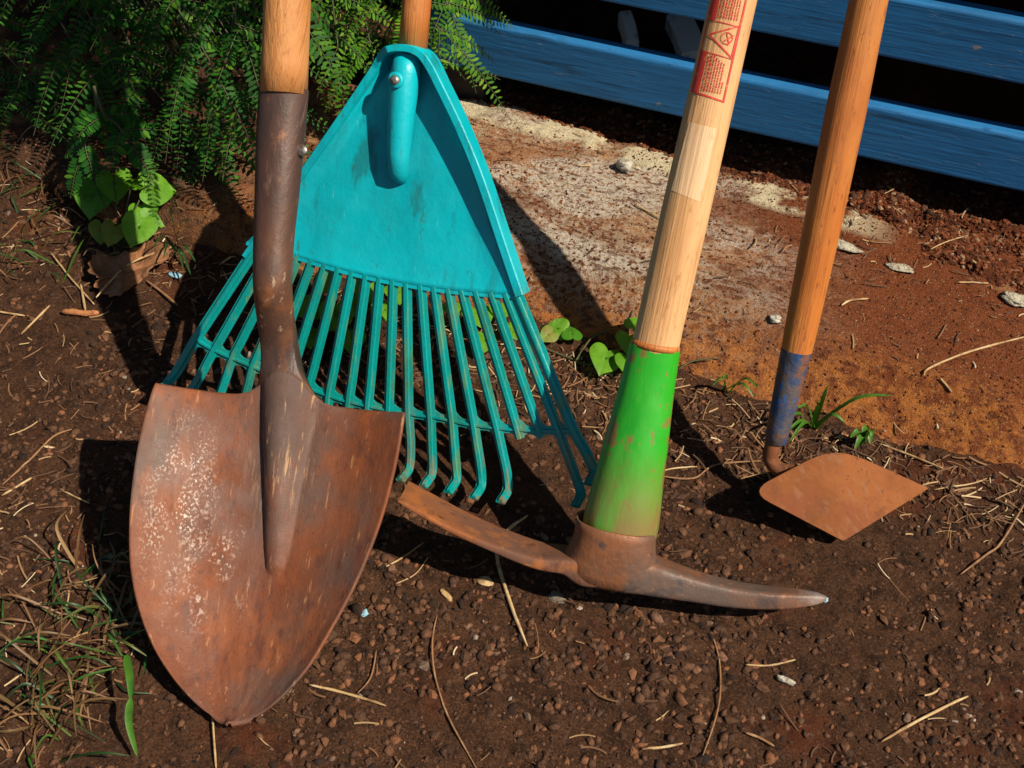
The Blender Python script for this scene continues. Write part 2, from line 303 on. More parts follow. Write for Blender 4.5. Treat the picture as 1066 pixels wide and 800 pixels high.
M_yleaf = mat('leaf_yellowing', (.17, .22, .015), [((.22, .13, .03), 60, .5, .62, .8), ((.10, .24, .015), 30, .5, .6, .8, (1, 1, 1), 2)], rough=.55, transl=.3)
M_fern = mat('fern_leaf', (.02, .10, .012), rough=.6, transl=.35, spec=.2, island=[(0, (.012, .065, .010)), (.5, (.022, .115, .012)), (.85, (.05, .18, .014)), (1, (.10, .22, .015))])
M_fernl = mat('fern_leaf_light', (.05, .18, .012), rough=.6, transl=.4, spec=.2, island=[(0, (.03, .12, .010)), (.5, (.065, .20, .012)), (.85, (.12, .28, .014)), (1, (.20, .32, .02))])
M_stem = mat('stem', (.05, .07, .02), [((.07, .045, .02), 60, .45, .6, .8)], rough=.6)
M_straw = mat('straw', (.44, .29, .13), [((.20, .09, .035), 90, .46, .62, .9), ((.60, .48, .28), 60, .5, .65, .6, (1, 1, 1), 2)], rough=.65, bumps=[(700, .3, .7, .0002)])
M_root = mat('brown_stalk', (.24, .12, .05), [((.12, .05, .025), 120, .5, .62, .8), ((.4, .26, .13), 90, .55, .66, .6, (1, 1, 1), 2)], rough=.75)
M_litter = mat('litter', (.3, .2, .1), rough=.8, island=[(0, (.05, .022, .011)), (.45, (.12, .055, .025)), (.75, (.22, .11, .045)), (.93, (.40, .27, .13)), (1, (.55, .46, .30))])
M_grass = mat('grass_blade', (.05, .15, .01), rough=.5, transl=.3, island=[(0, (.012, .045, .008)), (.35, (.02, .08, .009)), (.48, (.06, .16, .012)), (.55, (.13, .085, .03)), (.85, (.20, .09, .035)), (1, (.38, .24, .11))])
M_deadleaf = mat('dead_leaf', (.26, .11, .045), [((.15, .06, .03), 50, .5, .62, .8), ((.36, .19, .09), 90, .52, .66, .7, (1, 1, 1), 2)], rough=.75, transl=.1, bumps=[(90, .3, .7, .002)])
M_chip = mat('blue_chip', (.22, .40, .50), rough=.7)
M_pale = mat('pale_stone', (.48, .46, .38), [((.25, .17, .11), 80, .5, .62, .7), ((.65, .62, .55), 200, .5, .6, .5)], rough=.9, bumps=[(200, .3, .7, .002)])
M_grey = mat('grey_stone', (.15, .12, .09), [((.08, .06, .045), 120, .5, .6, .7)], rough=.9, bumps=[(250, .3, .7, .001)])
M_paleblue = mat('pale_blue_paint', (.55, .66, .75), [((.2, .25, .3), 30, .5, .6, .7)], rough=.7)
M_bark = mat('woodchip', (.42, .17, .06), [((.25, .08, .03), 120, .5, .62, .8)], rough=.8, bumps=[(300, .3, .7, .0006)])
M_net = mat('netting', (.13, .11, .09), rough=.8)
M_frame = mat('painted_wall', (.05, .05, .05), rough=.9)
# ---------------------------------------------------------------- ground
def axis(lo, hi, step, far, ratio=1.35):
    a = list(np.arange(lo, hi+step/2, step)); s = step; v = a[-1]; r = []
    while v < far: s *= ratio; v += s; r.append(v)
    s = step; v = a[0]; l = []
    while v > -far: s *= ratio; v -= s; l.append(v)
    return np.array(l[::-1]+a+r)
xs = axis(-.95, .75, .0030, 80); ys = axis(-.70, .62, .0030, 80)
X, Yg = np.meshgrid(xs, ys, indexing='ij'); Z = soil_h(X, Yg)
n1, n2 = X.shape; idx = np.arange(n1*n2).reshape(n1, n2)
Q = np.stack([idx[:-1, :-1], idx[1:, :-1], idx[1:, 1:], idx[:-1, 1:]], -1).reshape(-1, 4)
g = bpy.data.objects.new('ground', mesh_np('ground', np.stack([X, Yg, Z], -1), Q, M_soil)); COL.objects.link(g); tag(g, kind='structure')
xs = np.arange(-1.3, 1.6, .0035); ys = np.arange(-.01, .385, .0030)
X, Yg = np.meshgrid(xs, ys, indexing='ij'); Z = slab_h(X, Yg)
n1, n2 = X.shape; idx = np.arange(n1*n2).reshape(n1, n2)
Q = np.stack([idx[:-1, :-1], idx[1:, :-1], idx[1:, 1:], idx[:-1, 1:]], -1).reshape(-1, 4)
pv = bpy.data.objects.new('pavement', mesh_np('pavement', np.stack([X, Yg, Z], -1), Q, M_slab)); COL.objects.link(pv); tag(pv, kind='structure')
# crumbs of soil and gravel: nobody could count them
ICO = np.array([(0, 0, 1), (.894, 0, .447), (.276, .851, .447), (-.724, .526, .447), (-.724, -.526, .447), (.276, -.851, .447),
                (.724, .526, -.447), (-.276, .851, -.447), (-.894, 0, -.447), (-.276, -.851, -.447), (.724, -.526, -.447), (0, 0, -1)])
IF = np.array([(0, 1, 2), (0, 2, 3), (0, 3, 4), (0, 4, 5), (0, 5, 1), (1, 6, 2), (2, 7, 3), (3, 8, 4), (4, 9, 5), (5, 10, 1),
               (2, 6, 7), (3, 7, 8), (4, 8, 9), (5, 9, 10), (1, 10, 6), (6, 11, 7), (7, 11, 8), (8, 11, 9), (9, 11, 10), (10, 11, 6)])
def crumbs(name, P, R, mt, label, cat, smooth=True, flat=(.4, .95)):
    n = len(P); V = np.repeat(ICO[None], n, 0)*(1+RNG.uniform(-.40, .36, (n, 12, 1)))
    V = V*np.stack([RNG.uniform(.8, 1.5, n), RNG.uniform(.6, 1.1, n), RNG.uniform(*flat, n)], -1)[:, None, :]
    a = RNG.uniform(0, 2*pi, n); c, s = np.cos(a)[:, None], np.sin(a)[:, None]
    V = np.stack([V[..., 0]*c-V[..., 1]*s, V[..., 0]*s+V[..., 1]*c, V[..., 2]], -1)*R[:, None, None] + P[:, None, :]
    Fc = (IF[None]+(np.arange(n)*12)[:, None, None]).reshape(-1, 3)
    o = bpy.data.objects.new(name, mesh_np(name, V.reshape(-1, 3), Fc, mt, smooth)); COL.objects.link(o); return tag(o, label, cat, kind='stuff')
def scatter(n, x0, x1, y0, y1, rmin, rmax, pw):
    x = RNG.uniform(x0, x1, n); y = RNG.uniform(y0, y1, n); r = rmin+(rmax-rmin)*RNG.random(n)**pw
    return x, y, r
x, y, r = scatter(230000, -.95, .75, -.68, .10, .0004, .0044, 8)
k = (y < yfront(x)+.012*RNG.random(len(x))); x, y, r = x[k], y[k], r[k]
k = RNG.random(len(x)) < .50+1.1*fbm(x, y, 9, 3, 4)+.5*fbm(x, y, 45, 2, 1)
x, y, r = x[k], y[k], r[k]*(1+.35*np.clip(fbm(x[k], y[k], 5, 2, 2), -.6, .8))
z = soil_h(x, y)-.0004+r*.25*RNG.random(len(r)); hf = len(x)//2
crumbs('soil_crumbs', np.stack([x, y, z], -1)[:hf], r[:hf], M_crumb, 'loose dark brown soil crumbs in front of the slab', 'soil')
crumbs('gravel', np.stack([x, y, z], -1)[hf:], r[hf:], M_crumb, 'small angular brown gravel mixed into the soil in front of the slab', 'gravel', False)
x, y, r = scatter(60000, .05, .75, .17, .40, .0004, .0034, 5)
k = (soil_h(x, y) > slab_h(x, y)-.003) & (x > .16+.5*np.maximum(0, .27-y)); x, y, r = x[k], y[k], r[k]
x2, y2, r2 = scatter(30000, -.22, .75, .27, .42, .0004, .0036, 5); k = y2 > yback(x2)-.004; x, y, r = np.r_[x, x2[k]], np.r_[y, y2[k]], np.r_[r, r2[k]]
crumbs('red_earth', np.stack([x, y, H(x, y)+r*.1], -1), r, M_redcrumb, 'crumbly rust red earth spilling over the back of the slab', 'soil', False)
x, y, r = scatter(30000, -.9, .75, .04, .33, .0003, .0017, 4)
crumbs('slab_grit', np.stack([x, y, H(x, y)+r*.1], -1), r, M_redcrumb, 'fine reddish grit lying on the concrete slab', 'grit')
x, y, r = scatter(9000, -.95, .75, .335, .60, .0007, .005, 3)
crumbs('shaded_crumbs', np.stack([x, y, soil_h(x, y)+r*.1], -1), r, M_crumb, 'dark soil crumbs under the blue slat fence', 'gravel')
# short bits of straw and root: nobody could count them
def litter(name, n, spots, mt, label, cat, lmin=.006, lmax=.03):
    V = []; Fc = []; o = 0
    for i in range(n):
        x0, x1, y0, y1 = spots[i % len(spots)]
        cx, cy = random.uniform(x0, x1), random.uniform(y0, y1); a = random.uniform(0, 2*pi); L_ = lmin+(lmax-lmin)*random.random()**2.5
        w = random.uniform(.0003, .0009); bend = random.uniform(-.5, .5)*L_; nx, ny = -sin(a), cos(a); tilt = random.uniform(-.1, .25)
        base = hz((cx, cy))+.0012; pts = []
        for k in range(5):
            t = k/4-.5; px = cx+cos(a)*t*L_+nx*bend*(t*t-.25); py = cy+sin(a)*t*L_+ny*bend*(t*t-.25)
            pts.append((px, py, max(base+(t+.5)*tilt*L_, 0 if False else base-.001)))
        for (px, py, pz) in pts: V += [(px+nx*w, py+ny*w, pz), (px, py, pz+w*1.3), (px-nx*w, py-ny*w, pz)]
        for k in range(4):
            b = o+k*3; Fc += [(b, b+3, b+4, b+1), (b+1, b+4, b+5, b+2)]
        o += 15
    ob = bpy.data.objects.new(name, mesh_np(name, V, Fc, mt)); COL.objects.link(ob); return tag(ob, label, cat, kind='stuff')
litter('straw_litter', 3000, [(-.9, .7, -.65, .03), (-.8, -.3, -.45, .1), (-.2, .5, -.05, .04), (-.5, .6, -.02, .045), (-.6, -.15, -.6, -.3)], M_litter, 'short scraps of straw and root scattered over the dark soil', 'litter')
litter('slab_litter', 420, [(-.5, .7, .05, .36), (.2, .7, .2, .36)], M_litter, 'fine straw scraps lying on the stained slab and red earth', 'litter', .005, .022)
# ---------------------------------------------------------------- blue slat fence, light-blocking cover added behind it
FY = .345; LZ = .80
fence = thing('slat_fence', 'low fence of horizontal blue painted boards behind the leaning tools', 'fence', (.4, FY, 0))
for i in range(6):
    z0 = .0865+.1175*i; b = MB(); x0, x1 = -.228, 1.5
    nseg = 60; rows = []
    for k in range(nseg+1):
        xx = x0+(x1-x0)*k/nseg; w = .0012*float(fbm(np.array([xx]), np.array([i*3.0]), 5, 3, 2)[0]); v = .0010*float(fbm(np.array([xx]), np.array([i*3.0+9]), 7, 3, 4)[0])
        rows.append([Vector((xx, FY+w, z0+v)), Vector((xx, FY+.020+w, z0+v)), Vector((xx, FY+.020+w, z0+.064+v)), Vector((xx, FY+w, z0+.063+v))])
    b.grid(rows, True, True); b.build('board', M_blue, fence, auto=40, bevel=.0035, bseg=3)
b = MB(); b.box((-.228, FY-.012, LZ-.032), (1.5, FY+.034, LZ)); b.build('top_rail', M_blue, fence, smooth=False, bevel=.002)
for xx in (-.196, .62, 1.42):
    b = MB(); b.box((xx-.03, FY+.0215, -.05), (xx+.03, FY+.0715, LZ-.034)); b.build('post', M_dark, fence, smooth=False, bevel=.002)
shade_porch = thing('shade_porch', 'raised wooden deck and walls added to darken the space behind the blue fence', 'shade_porch', (.3, 1, 0))  # deck and walls added to block light behind the fence
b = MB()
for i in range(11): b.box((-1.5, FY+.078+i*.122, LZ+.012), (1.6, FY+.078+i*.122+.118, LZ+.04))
b.box((-1.5, FY+.078, LZ-.02), (1.6, 1.75, LZ+.010)); b.build('floor', M_dark, shade_porch, smooth=False)
b = MB(); b.box((-1.5, 1.72, -.05), (1.6, 1.76, LZ-.022)); b.build('shade_back_wall', M_dark, shade_porch, smooth=False)
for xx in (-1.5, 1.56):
    b = MB(); b.box((xx, FY+.078, -.05), (xx+.04, 1.715, LZ-.022)); b.build('shade_side_wall', M_dark, shade_porch, smooth=False)
b = MB(); b.box((-1.46, FY+.078, .30), (-.235, FY+.10, LZ-.022)); b.build('skirting', M_dark, shade_porch, smooth=False)
net = MB()
for i in range(62):
    for sgn in (1, -1):
        xa = -1.05+i*.012; za = -.03; L_ = .34
        net.tube([(xa, FY+.07+.001*sgn, za), (xa+sgn*L_*.55, FY+.07+.001*sgn, za+L_)], .0009, 4, False)
no = net.build('wire_netting', M_net); tag(no, 'diamond wire netting under the fern leaves left of the blue fence', 'netting')
for (p1, p2, w, lab) in (((650, 20), (658, 50), .009, 'narrow'), ((706, 22), (722, 62), .017, 'broad')):
    a = G(*p1, .035); c = G(*p2, .02); d_ = (c-a).normalized()
    b = MB(); b.sweep([a, a.lerp(c, .5)+Vector((0, 0, .004)), c], d_.cross(Vector((0, 0, 1))).normalized(), Vector((0, 0, 1)), w, .012, 8, .3)
    o = b.build('offcut', M_paleblue, None, auto=40); tag(o, lab+' pale blue board offcut lying in the dark behind the fence gap', 'board')
# ---------------------------------------------------------------- shared: the way a handle leans onto the fence rail
def lean(S, px, off=.03):
    th = atan2(FY-.012-off-S.y, LZ-S.z); n = Vector((0, cos(th), -sin(th))); T = onP(*px, S, n); return (T-S).normalized(), th
def handle_pts(S, d, length, n=40): return [S+d*(length*k/n) for k in range(n+1)]
def round_along(mb, S, d, xd, stations, n=32, e=1.0, ratio=1.0):
    """stations: (distance, radius)"""
    yd = d.cross(xd).normalized()
    mb.sweep([S+d*s for s, r_ in stations], xd, yd, [r_ for s, r_ in stations], [r_*ratio for s, r_ in stations], n, e)
# ================================================================ SHOVEL
tip = G(240, 753, .004); al, le = radians(12), radians(55)
nB = Vector((sin(al)*cos(le), -cos(al)*cos(le), sin(le)))
B2 = lambda x, y: onP(x, y, tip, nB)
S0 = B2(285, 400); hd, th = lean(S0, (300, 0), .02)
ax = (B2(290, 414)-tip).normalized(); xB = ax.cross(nB).normalized() if ax.cross(nB).dot(rt) > 0 else -ax.cross(nB).normalized()
shovel = thing('shovel', 'rusty round point shovel with wooden handle leaning at the left', 'shovel', tip, ax, xB)
LeP = [(158, 399), (150, 432), (142, 470), (136, 515), (134, 555), (136, 595), (145, 637), (161, 677), (182, 710), (205, 735), (225, 749), (238, 753.5)]
ReP = [(421, 430), (417, 462), (410, 497), (400, 535), (387, 572), (371, 610), (350, 650), (325, 692), (300, 721), (277, 741), (258, 751), (243, 753.5)]
Ls = spline([B2(*p) for p in LeP], 10); Rs = spline([B2(*p) for p in ReP], 10)
def LOC(px, py):
    q = B2(px, py)-tip; yv_ = ax.cross(xB); return (q.dot(xB), q.dot(yv_), q.dot(ax))
M_blade = mk_blade()
rows = []; NU = 110; NV = len(Ls)
rA, rB_ = B2(286.5, 400), B2(275.5, 598); rax = (rB_-rA); rlen = rax.length; rax = rax/rlen; rsd = rax.cross(nB).normalized()
if rsd.dot(rt) < 0: rsd = -rsd
def rprof(d_, s_):
    w = interp(s_, [0, .10, .2, .35, .6, .85, .97, 1.02], [25, 22, 19.5, 16.5, 13, 10, 7, .5]); h_ = interp(s_, [0, .2, .5, .8, .95, 1.01], [.0185, .0165, .0125, .0075, .0045, 0])
    c_ = h_*(max(0, 1-(d_/w)**2)**.7 if d_ < 0 else max(0, 1-(d_/(w*1.9))**2)**1.9)
    ws = interp(s_, [0, .1, .3, 1], [40, 32, 24, 16]); hs = interp(s_, [0, .12, .35, 1], [.010, .005, .002, 0])
    return c_+hs*math.exp(-(d_/ws)**2)*(1-c_/.0185)
def ridge(p):
    s_ = (p-rA).dot(rax)/rlen; return rprof((p-rA).dot(rsd)*F/depth(p), s_)
def dish(u, v, wid): return .030*(abs(u)**2.2-.70)*min(1, wid/.07)+.016*v**2.2*(1-.5*u*u)-.010
for j in range(NV):
    v = j/(NV-1); row = []
    for i in range(NU+1):
        u = -1+2*i/NU; p = Ls[j].lerp(Rs[j], (u+1)/2)
        wid = (Rs[j]-Ls[j]).length/2
        h = dish(u, v, wid)+ridge(p)
        h += .0012*float(fbm(np.array([u*3]), np.array([v*3]), 1.2, 3, 1)[0])
        lip = .006*math.exp(-v*26)*sm((abs(u)-.30)/.3)
        dp_ = (p-rA).dot(rsd)*F/depth(p); ext = (pxm(p, 27)*math.exp(-abs(dp_/29)**2.4)+pxm(p, 5)*math.exp(-(dp_/60)**2))*max(0, 1-v/.12)**1.6
        row.append(p+nB*(h-lip)+ax*ext)
    rows.append(row)
b = MB(); b.grid(rows); blade = b.build('blade', M_blade, shovel, solid=.0022, bevel=0)
sock = MB(); nn = 40; rows = []
st = [((295.5, 93), 25.8), ((293.5, 120), 25.6), ((291.5, 150), 25), ((288.5, 199), 23.2), ((285, 250), 21.2), ((283.5, 300), 20.2), ((283.5, 335), 19.2), ((284.2, 352), 18.9), ((285, 370), 19.8),
      ((285.8, 384), 23), ((286.3, 394), 27.5), ((286.2, 402), 33), ((286.0, 408), 40), ((285.7, 416), 50), ((285.3, 426), 60), ((284.8, 438), 66)]
P_ = spline([Vector((a[0], a[1], w)) for a, w in st], 5)
xS = (rt-hd*rt.dot(hd)).normalized(); nS = hd.cross(xS)*-1
if nS.dot(fw) > 0: nS = -nS
def shaftc(px, py): return onP(px, py, S0, Vector((0, cos(th), -sin(th))))
for q in P_:
    c = shaftc(q.x, q.y); t = float(sm(np.array([(q.y-290)/92.]))[0]); cb = B2(q.x, q.y)
    c = c.lerp(cb+nB*(-.0312), t) if t > 0 else c
    n_ = nS.lerp(nB, t).normalized(); x_ = xS.lerp(xB, t).normalized(); R_ = pxm(c, q.z); row = []
    sk_ = .0016-.0075*float(sm(np.array([(q.y-384)/26.]))[0])
    for i in range(nn):
        a = 2*pi*i/nn; s_, q_ = cos(a), sin(a); pp = c+x_*(R_*s_); dpx = s_*q.z
        prof = rprof(dpx, max(0, (q.y-400)/198.)) + .030*abs(dpx/131.)**2.2
        z = R_*q_*(1-t)-.003*t
        if q_ >= 0: z = (1-t)*min(R_, pxm(c, 20.5))*q_**(1+1.2*t)+t*(prof+sk_)-(t*.004*(1-min(1, q_*3)) if q.y < 408 else 0)
        row.append(c+x_*(R_*s_)+n_*z)
    rows.append(row)
sock.grid(rows, True, False); top_c = shaftc(295.5, 93)
so_ = sock.build('socket', M_socket, shovel)
R0 = pxm(top_c, 25.6)
dist = (top_c-S0).length; yy = hd.cross(xS).normalized()
b = MB(); c = onP(313, 157, S0-nS*0, Vector((0, cos(th), -sin(th)))); b.sweep([c-nS*.002-xS*.003, c+nS*.004+xS*.002, c+nS*.005+xS*.003], nS.cross(Vector(hd)).normalized(), hd, [.0045, .0045, .002], [.0045, .0045, .002], 12); b.build('rivet', M_screw, so_)
b = MB()
b.sweep([top_c+hd*s for s in np.linspace(-.004, 1.35-dist, 50)], xS, yy, list(np.interp(np.linspace(0, 1, 50), [0, .04, 1], [R0*.965, R0*.955, .0165])), list(np.interp(np.linspace(0, 1, 50), [0, .04, 1], [R0*.965, R0*.955, .0165])), 32)
# bow the handle back onto its own line so it reaches the rail
b.build('handle', M_honey, shovel)
# ================================================================ RAKE
rb = G(450, 510, .002); rd, rth = lean(rb, (432, 0), .014)
nR = Vector((0, -cos(rth), sin(rth))); R2 = lambda x, y, h=0: onP(x, y, rb, nR)+nR*h
xR = Vector((1, 0, 0))
axR = (R2(425, 40)-R2(402, 330)).normalized()
rake = thing('leaf_rake', 'teal plastic fan leaf rake standing behind the shovel', 'rake', R2(390, 500), axR, xR)
# face sheet
def fL(t): # left edge from the arch to the bottom corner
    return np.interp(t, [0, .03, .08, .5, 1], [408, 400, 391, 320, 257]), np.interp(t, [0, .03, .08, .5, 1], [53, 60, 73, 174, 266])
def fR(t): return np.interp(t, [0, .03, .08, .5, 1], [438, 446, 453, 499, 541]), np.interp(t, [0, .03, .08, .5, 1], [53, 62, 76, 186, 306])
def botY(x): return np.interp(x, [230, 306, 340, 380, 424, 470, 510, 541], [247, 266, 276.5, 287, 296, 302.5, 306, 308])
rows = []; NV = 46; NU = 40
for j in range(NV+1):
    t = j/NV; row = []
    lx, ly = fL(t); rx, ry = fR(t)
    for i in range(NU+1):
        u = i/NU; px = lx+(rx-lx)*u; py = ly+(ry-ly)*u
        # blend the last rows down to the curved lower edge
        if t > .0: py = py+(botY(px)-((266+(306-266)*u)))*t**3
        dpt = -.010*(1-t)**.6*sm(min(u, 1-u)/.12+0) + .006*t
        dpt += .006*math.exp(-((u-.5)/.09)**2)*sm((t-.35)/.2)*(1-sm((t-.75)/.25))*0
        fac = abs(u-.5)*2; dpt += -.006*sm((fac-.50)/.02)*0
        row.append(R2(px, py, dpt-.004))
    rows.append(row)
b = MB(); b.grid(rows); face = b.build('face', M_teal, rake, solid=.0025)
# raised rims
def rim(pts, w, h0, h1, mb, n=6):
    P = spline([Vector((x, y, 0)) for x, y in pts], n); rr = []
    hf_ = h1
    for k, p in enumerate(P):
        h1 = hf_(k/(len(P)-1)) if callable(hf_) else hf_
        t = (P[min(k+1, len(P)-1)]-P[max(k-1, 0)]).normalized(); q = Vector((-t.y, t.x, 0)); wk = w if not callable(w) else w(k/(len(P)-1))
        a = p+q*wk/2; c = p-q*wk/2
        rr.append([R2(a.x, a.y, h0), R2(a.x, a.y, h1-.001), R2(a.x-q.x*wk*.12, a.y-q.y*wk*.12, h1), R2(c.x+q.x*wk*.12, c.y+q.y*wk*.12, h1), R2(c.x, c.y, h1-.001), R2(c.x, c.y, h0)])
    mb.grid(rr, True, True)
b = MB(); rim([(257, 267), (282, 231), (315, 183), (354, 127), (386, 80), (396, 65), (404, 56), (413, 52), (424, 51), (435, 52.5), (444, 58), (451, 69), (458, 84), (480, 130), (502, 184), (524, 250), (543, 307)],
    lambda t: 7+2.2*t, -.012, lambda t: interp(t, [0, .28, .36, .42, .58, .66, .74, 1], [.005, .006, .010, .0165, .0165, .013, .010, .008]), b, 7); b.build('rim', M_teal, rake, auto=40)
b = MB(); rim([(259, 253), (306, 267), (340, 277.5), (380, 288), (424, 297), (470, 303.5), (510, 307), (541, 309)], 4.5, -.003, .0045, b); b.build('lip', M_teal, rake, auto=40)
# socket
def sk(x, y, hw, h): c = R2(x, y); return c, pxm(c, hw), h
ss = [sk(425, 56, 14.5, .001), sk(423, 75, 15, .003), sk(421, 100, 15, .004), sk(418.5, 130, 13.5, .004), sk(416.5, 160, 12, .004), sk(415.3, 180, 10.6, .002), sk(414.7, 188, 8, -.001), sk(414.4, 192, 3.5, -.004)]
dR, _ = lean(rb, (432, 0), .014)
b = MB(); b.sweep([c+nR*(h-.001) for c, w, h in ss], xR, nR, [w for c, w, h in ss], [w*1.05 for c, w, h in ss], 28, 1); rs = b.build('socket', M_teal, rake)
c = R2(419.5, 84, .0035)+nR*pxm(rb, 15.0)
b = MB(); b.sweep([c-nR*.003, c+nR*.0008, c+nR*.0012], xR, axR, [.0068, .0066, .005], [.0068, .0066, .005], 20); b.build('boss', M_teal, rs)
b = MB(); b.sweep([c, c+nR*.0024, c+nR*.0032], xR, axR, [.0040, .0038, .0015], [.0040, .0038, .0015], 14)
b.build('screw', M_screw, rs)
# tines: (top x,y) (bar x,y) (tip x,y) or None when broken at the bar
bar = spline([Vector((x, y, 0)) for x, y in [(203, 351), (208, 355), (228, 366), (256, 378), (290, 392), (322, 404), (353, 415), (382, 422), (416, 429), (458, 435), (487, 441), (525, 446), (563, 448), (601, 447)]], 14)
# even out the hidden left side: positions at the bar follow the fan
bx = [205, 224, 243, 264, 283, 302, 322, 343, 364, 384, 405.5, 426, 449, 471.5, 494, 518, 541, 562, 582, 597]
tx = [252, 262, 272, 283, 297, 311, 325, 339, 353, 367, 381, 395, 409.5, 424, 438.5, 453, 467.5, 482, 497, 513, 529, 540]
tx = [258, 268, 283, 297, 311, 325, 339, 353, 367.5, 382, 396, 410, 424, 439, 453, 468, 482, 497, 513, 528, 540][-20:]
def barY(x): return interp(x, [p.x for p in bar], [p.y for p in bar])
ends = {0: (178, 397), 1: (197, 412), 2: (222, 430), 3: (246, 445), 4: (270, 460), 5: (292, 472), 6: (316, 480), 7: (338, 488), 8: (360, 495), 9: (383, 500), 10: (404, 503)}
low = {11: [(427.6, 460), (427, 488)], 12: [(450, 470), (450.5, 494)], 13: [(474.5, 480), (476, 500)], 14: [(500.5, 485), (502, 506)], 15: [(527.5, 490), (529.5, 510)],
       18: [(598, 492), (606, 514)], 19: [(610, 470), (620, 492)]}
plan = []
for k in range(20):
    t0 = (tx[k], float(botY(tx[k]))+1); q = (bx[k], barY(bx[k]))
    if k <= 10: e = ends[k]; plan.append((t0, q, [((q[0]+e[0])/2+.5, (q[1]+e[1])/2), e]))
    elif k in (16, 17): plan.append((t0, (q[0]+1, q[1]+(9 if k == 16 else 3)), None))
    else: plan.append((t0, q, low[k]))
# tines in front of the bar, thick ribs
for k, (a, q, e) in enumerate(plan):
    a, q = Vector((a[0], a[1], 0)), Vector((q[0], q[1], 0)); pts = [a.lerp(q, t) for t in np.linspace(-.02, 1, 7)]
    hs = [.002]*7
    hook = []
    if e is not None:
        m_ = Vector((e[0][0], e[0][1], 0)); e = Vector((e[1][0], e[1][1], 0))
        pts += [q.lerp(m_, .5), m_, m_.lerp(e, .6)]; hs += [.0018, .0014, .001]
        if True:
            pts += [e+Vector((0, -1, 0)), e+Vector((0, 1.5, 0))]; hs += [.004, .010]
            pts += [e+Vector((-.5, 3.5, 0)), e+Vector((-.8, 5.5, 0))]; hs += [.016, .0215]
    W3 = [R2(p.x, p.y, h) for p, h in zip(pts, hs)]
    W3 = [W3[0]] + spline(W3, 3)[1:]
    A = []; Bn = []
    for i in range(len(W3)):
        t = (W3[min(i+1, len(W3)-1)]-W3[max(i-1, 0)]).normalized(); sx = (xR-t*xR.dot(t)).normalized(); A.append(sx); n_ = t.cross(sx); Bn.append(-n_ if n_.dot(fw) > 0 else n_)
    L_ = len(W3); w0 = pxm(rb, 6.0 if k in (0, 19) else 5.4)
    b = MB(); ha = [w0*interp(i/(L_-1), [0, .5, 1], [1.05, 1.0, .95]) for i in range(L_)]
    b.sweep([p-n_*.0004 for p, n_ in zip(W3, Bn)], A, Bn, ha, .0009, 8, .4)                 # flat web
    b.sweep([p+n_*.0010 for p, n_ in zip(W3, Bn)], A, Bn, [h*.42 for h in ha], .0021, 8, .28)   # raised rib
    o = b.build('tine', M_tine, rake, auto=45)
    if k in (16, 17): o['label'] = 'tine snapped off at the cross bar'
# cross bar with rounded corners to each tine
b = MB()
P = [p for p in bar]
rr = []
for kk, p in enumerate(P):
    t = (P[min(kk+1, len(P)-1)]-P[max(kk-1, 0)]).normalized(); q = Vector((-t.y, t.x, 0))
    near = min(abs(p.x-x_) for x_ in bx); wk = 4.2+6.0*max(0, 1-near/9.5)**1.8
    rr.append([R2(p.x+q.x*wk, p.y+q.y*wk, -.0012), R2(p.x+q.x*wk, p.y+q.y*wk, .0014), R2(p.x+q.x*1.6, p.y+q.y*1.6, .0016), R2(p.x+q.x*.9, p.y+q.y*.9, .0036), R2(p.x-q.x*.9, p.y-q.y*.9, .0036),
               R2(p.x-q.x*1.6, p.y-q.y*1.6, .0016), R2(p.x-q.x*wk, p.y-q.y*wk, .0014), R2(p.x-q.x*wk, p.y-q.y*wk, -.0012)])
b.grid(rr, True, True); b.build('cross_bar', M_tine, rake, auto=40)
# wooden handle
hb = R2(428, 50); hp = R2(432, 0); dH = (hp-hb).normalized()
th2 = atan2(FY-.012-.014-hb.y, LZ-hb.z)
dH, _ = lean(hb, (432, 0), .014)
b = MB(); r1 = pxm(hb, 15.2); b.sweep([hb-nR*.004+dH*s for s in np.linspace(-.006, 1.0, 30)], xR, dH.cross(xR).normalized(), r1, r1, 28); b.build('handle', M_orange, rake)
# ================================================================ PICK MATTOCK
T_ = G(857, 622, .006); E_ = G(640, 585, .03); L_e = G(423, 513, .056)
pd, pth = lean(G(645, 560, .045), (760, 0), .024)
xP = (T_-L_e).normalized(); xP = (xP-pd*xP.dot(pd)).normalized(); nP = pd.cross(xP).normalized()
if nP.dot(fw) > 0: nP = -nP
eb = G(640, 592, .036)                                          # centre of the eye
P2 = lambda x, y, h=0: onP(x, y, eb, nP)+nP*h
pick = thing('pick_mattock', 'pick mattock with green collared pale wood handle and rusty steel head', 'pickaxe', P2(640, 612), pd, xP)
# head: eye, adze and pick
head_eye = MB(); rows = []
cols = [((641, 545), 42.5, .0265), ((641, 552), 42.5, .0265), ((640, 562), 43, .0265), ((639, 572), 45, .026), ((636, 584), 49, .0245), ((634, 594), 51, .023), ((632, 602), 47, .020), ((630, 607), 38, .015), ((630, 609), 26, .009)]
sl_ = 12/88.
pts = []; ha = []; hb_ = []
for (c, hw, dp) in cols:
    q = P2(*c); pts.append(q); ha.append(pxm(q, hw)); hb_.append(dp)
# collar is an open ring: outside, over the rim, and inside
rowsO = []
for q, a, d_ in zip(pts, ha, hb_):
    rowsO.append([q+xP*(a*math.copysign(abs(cos(2*pi*i/40))**.85, cos(2*pi*i/40)))+nP*(d_*math.copysign(abs(sin(2*pi*i/40))**.85, sin(2*pi*i/40))) for i in range(40)])
inner = []
for f_, dz in ((.965, .0008), (.92, -.001), (.90, -.012)):
    q = pts[0]+pd*dz; inner.append([q+(p-pts[0])*f_ for p in rowsO[0]])
head_eye.grid(inner[::-1]+rowsO, True, True)
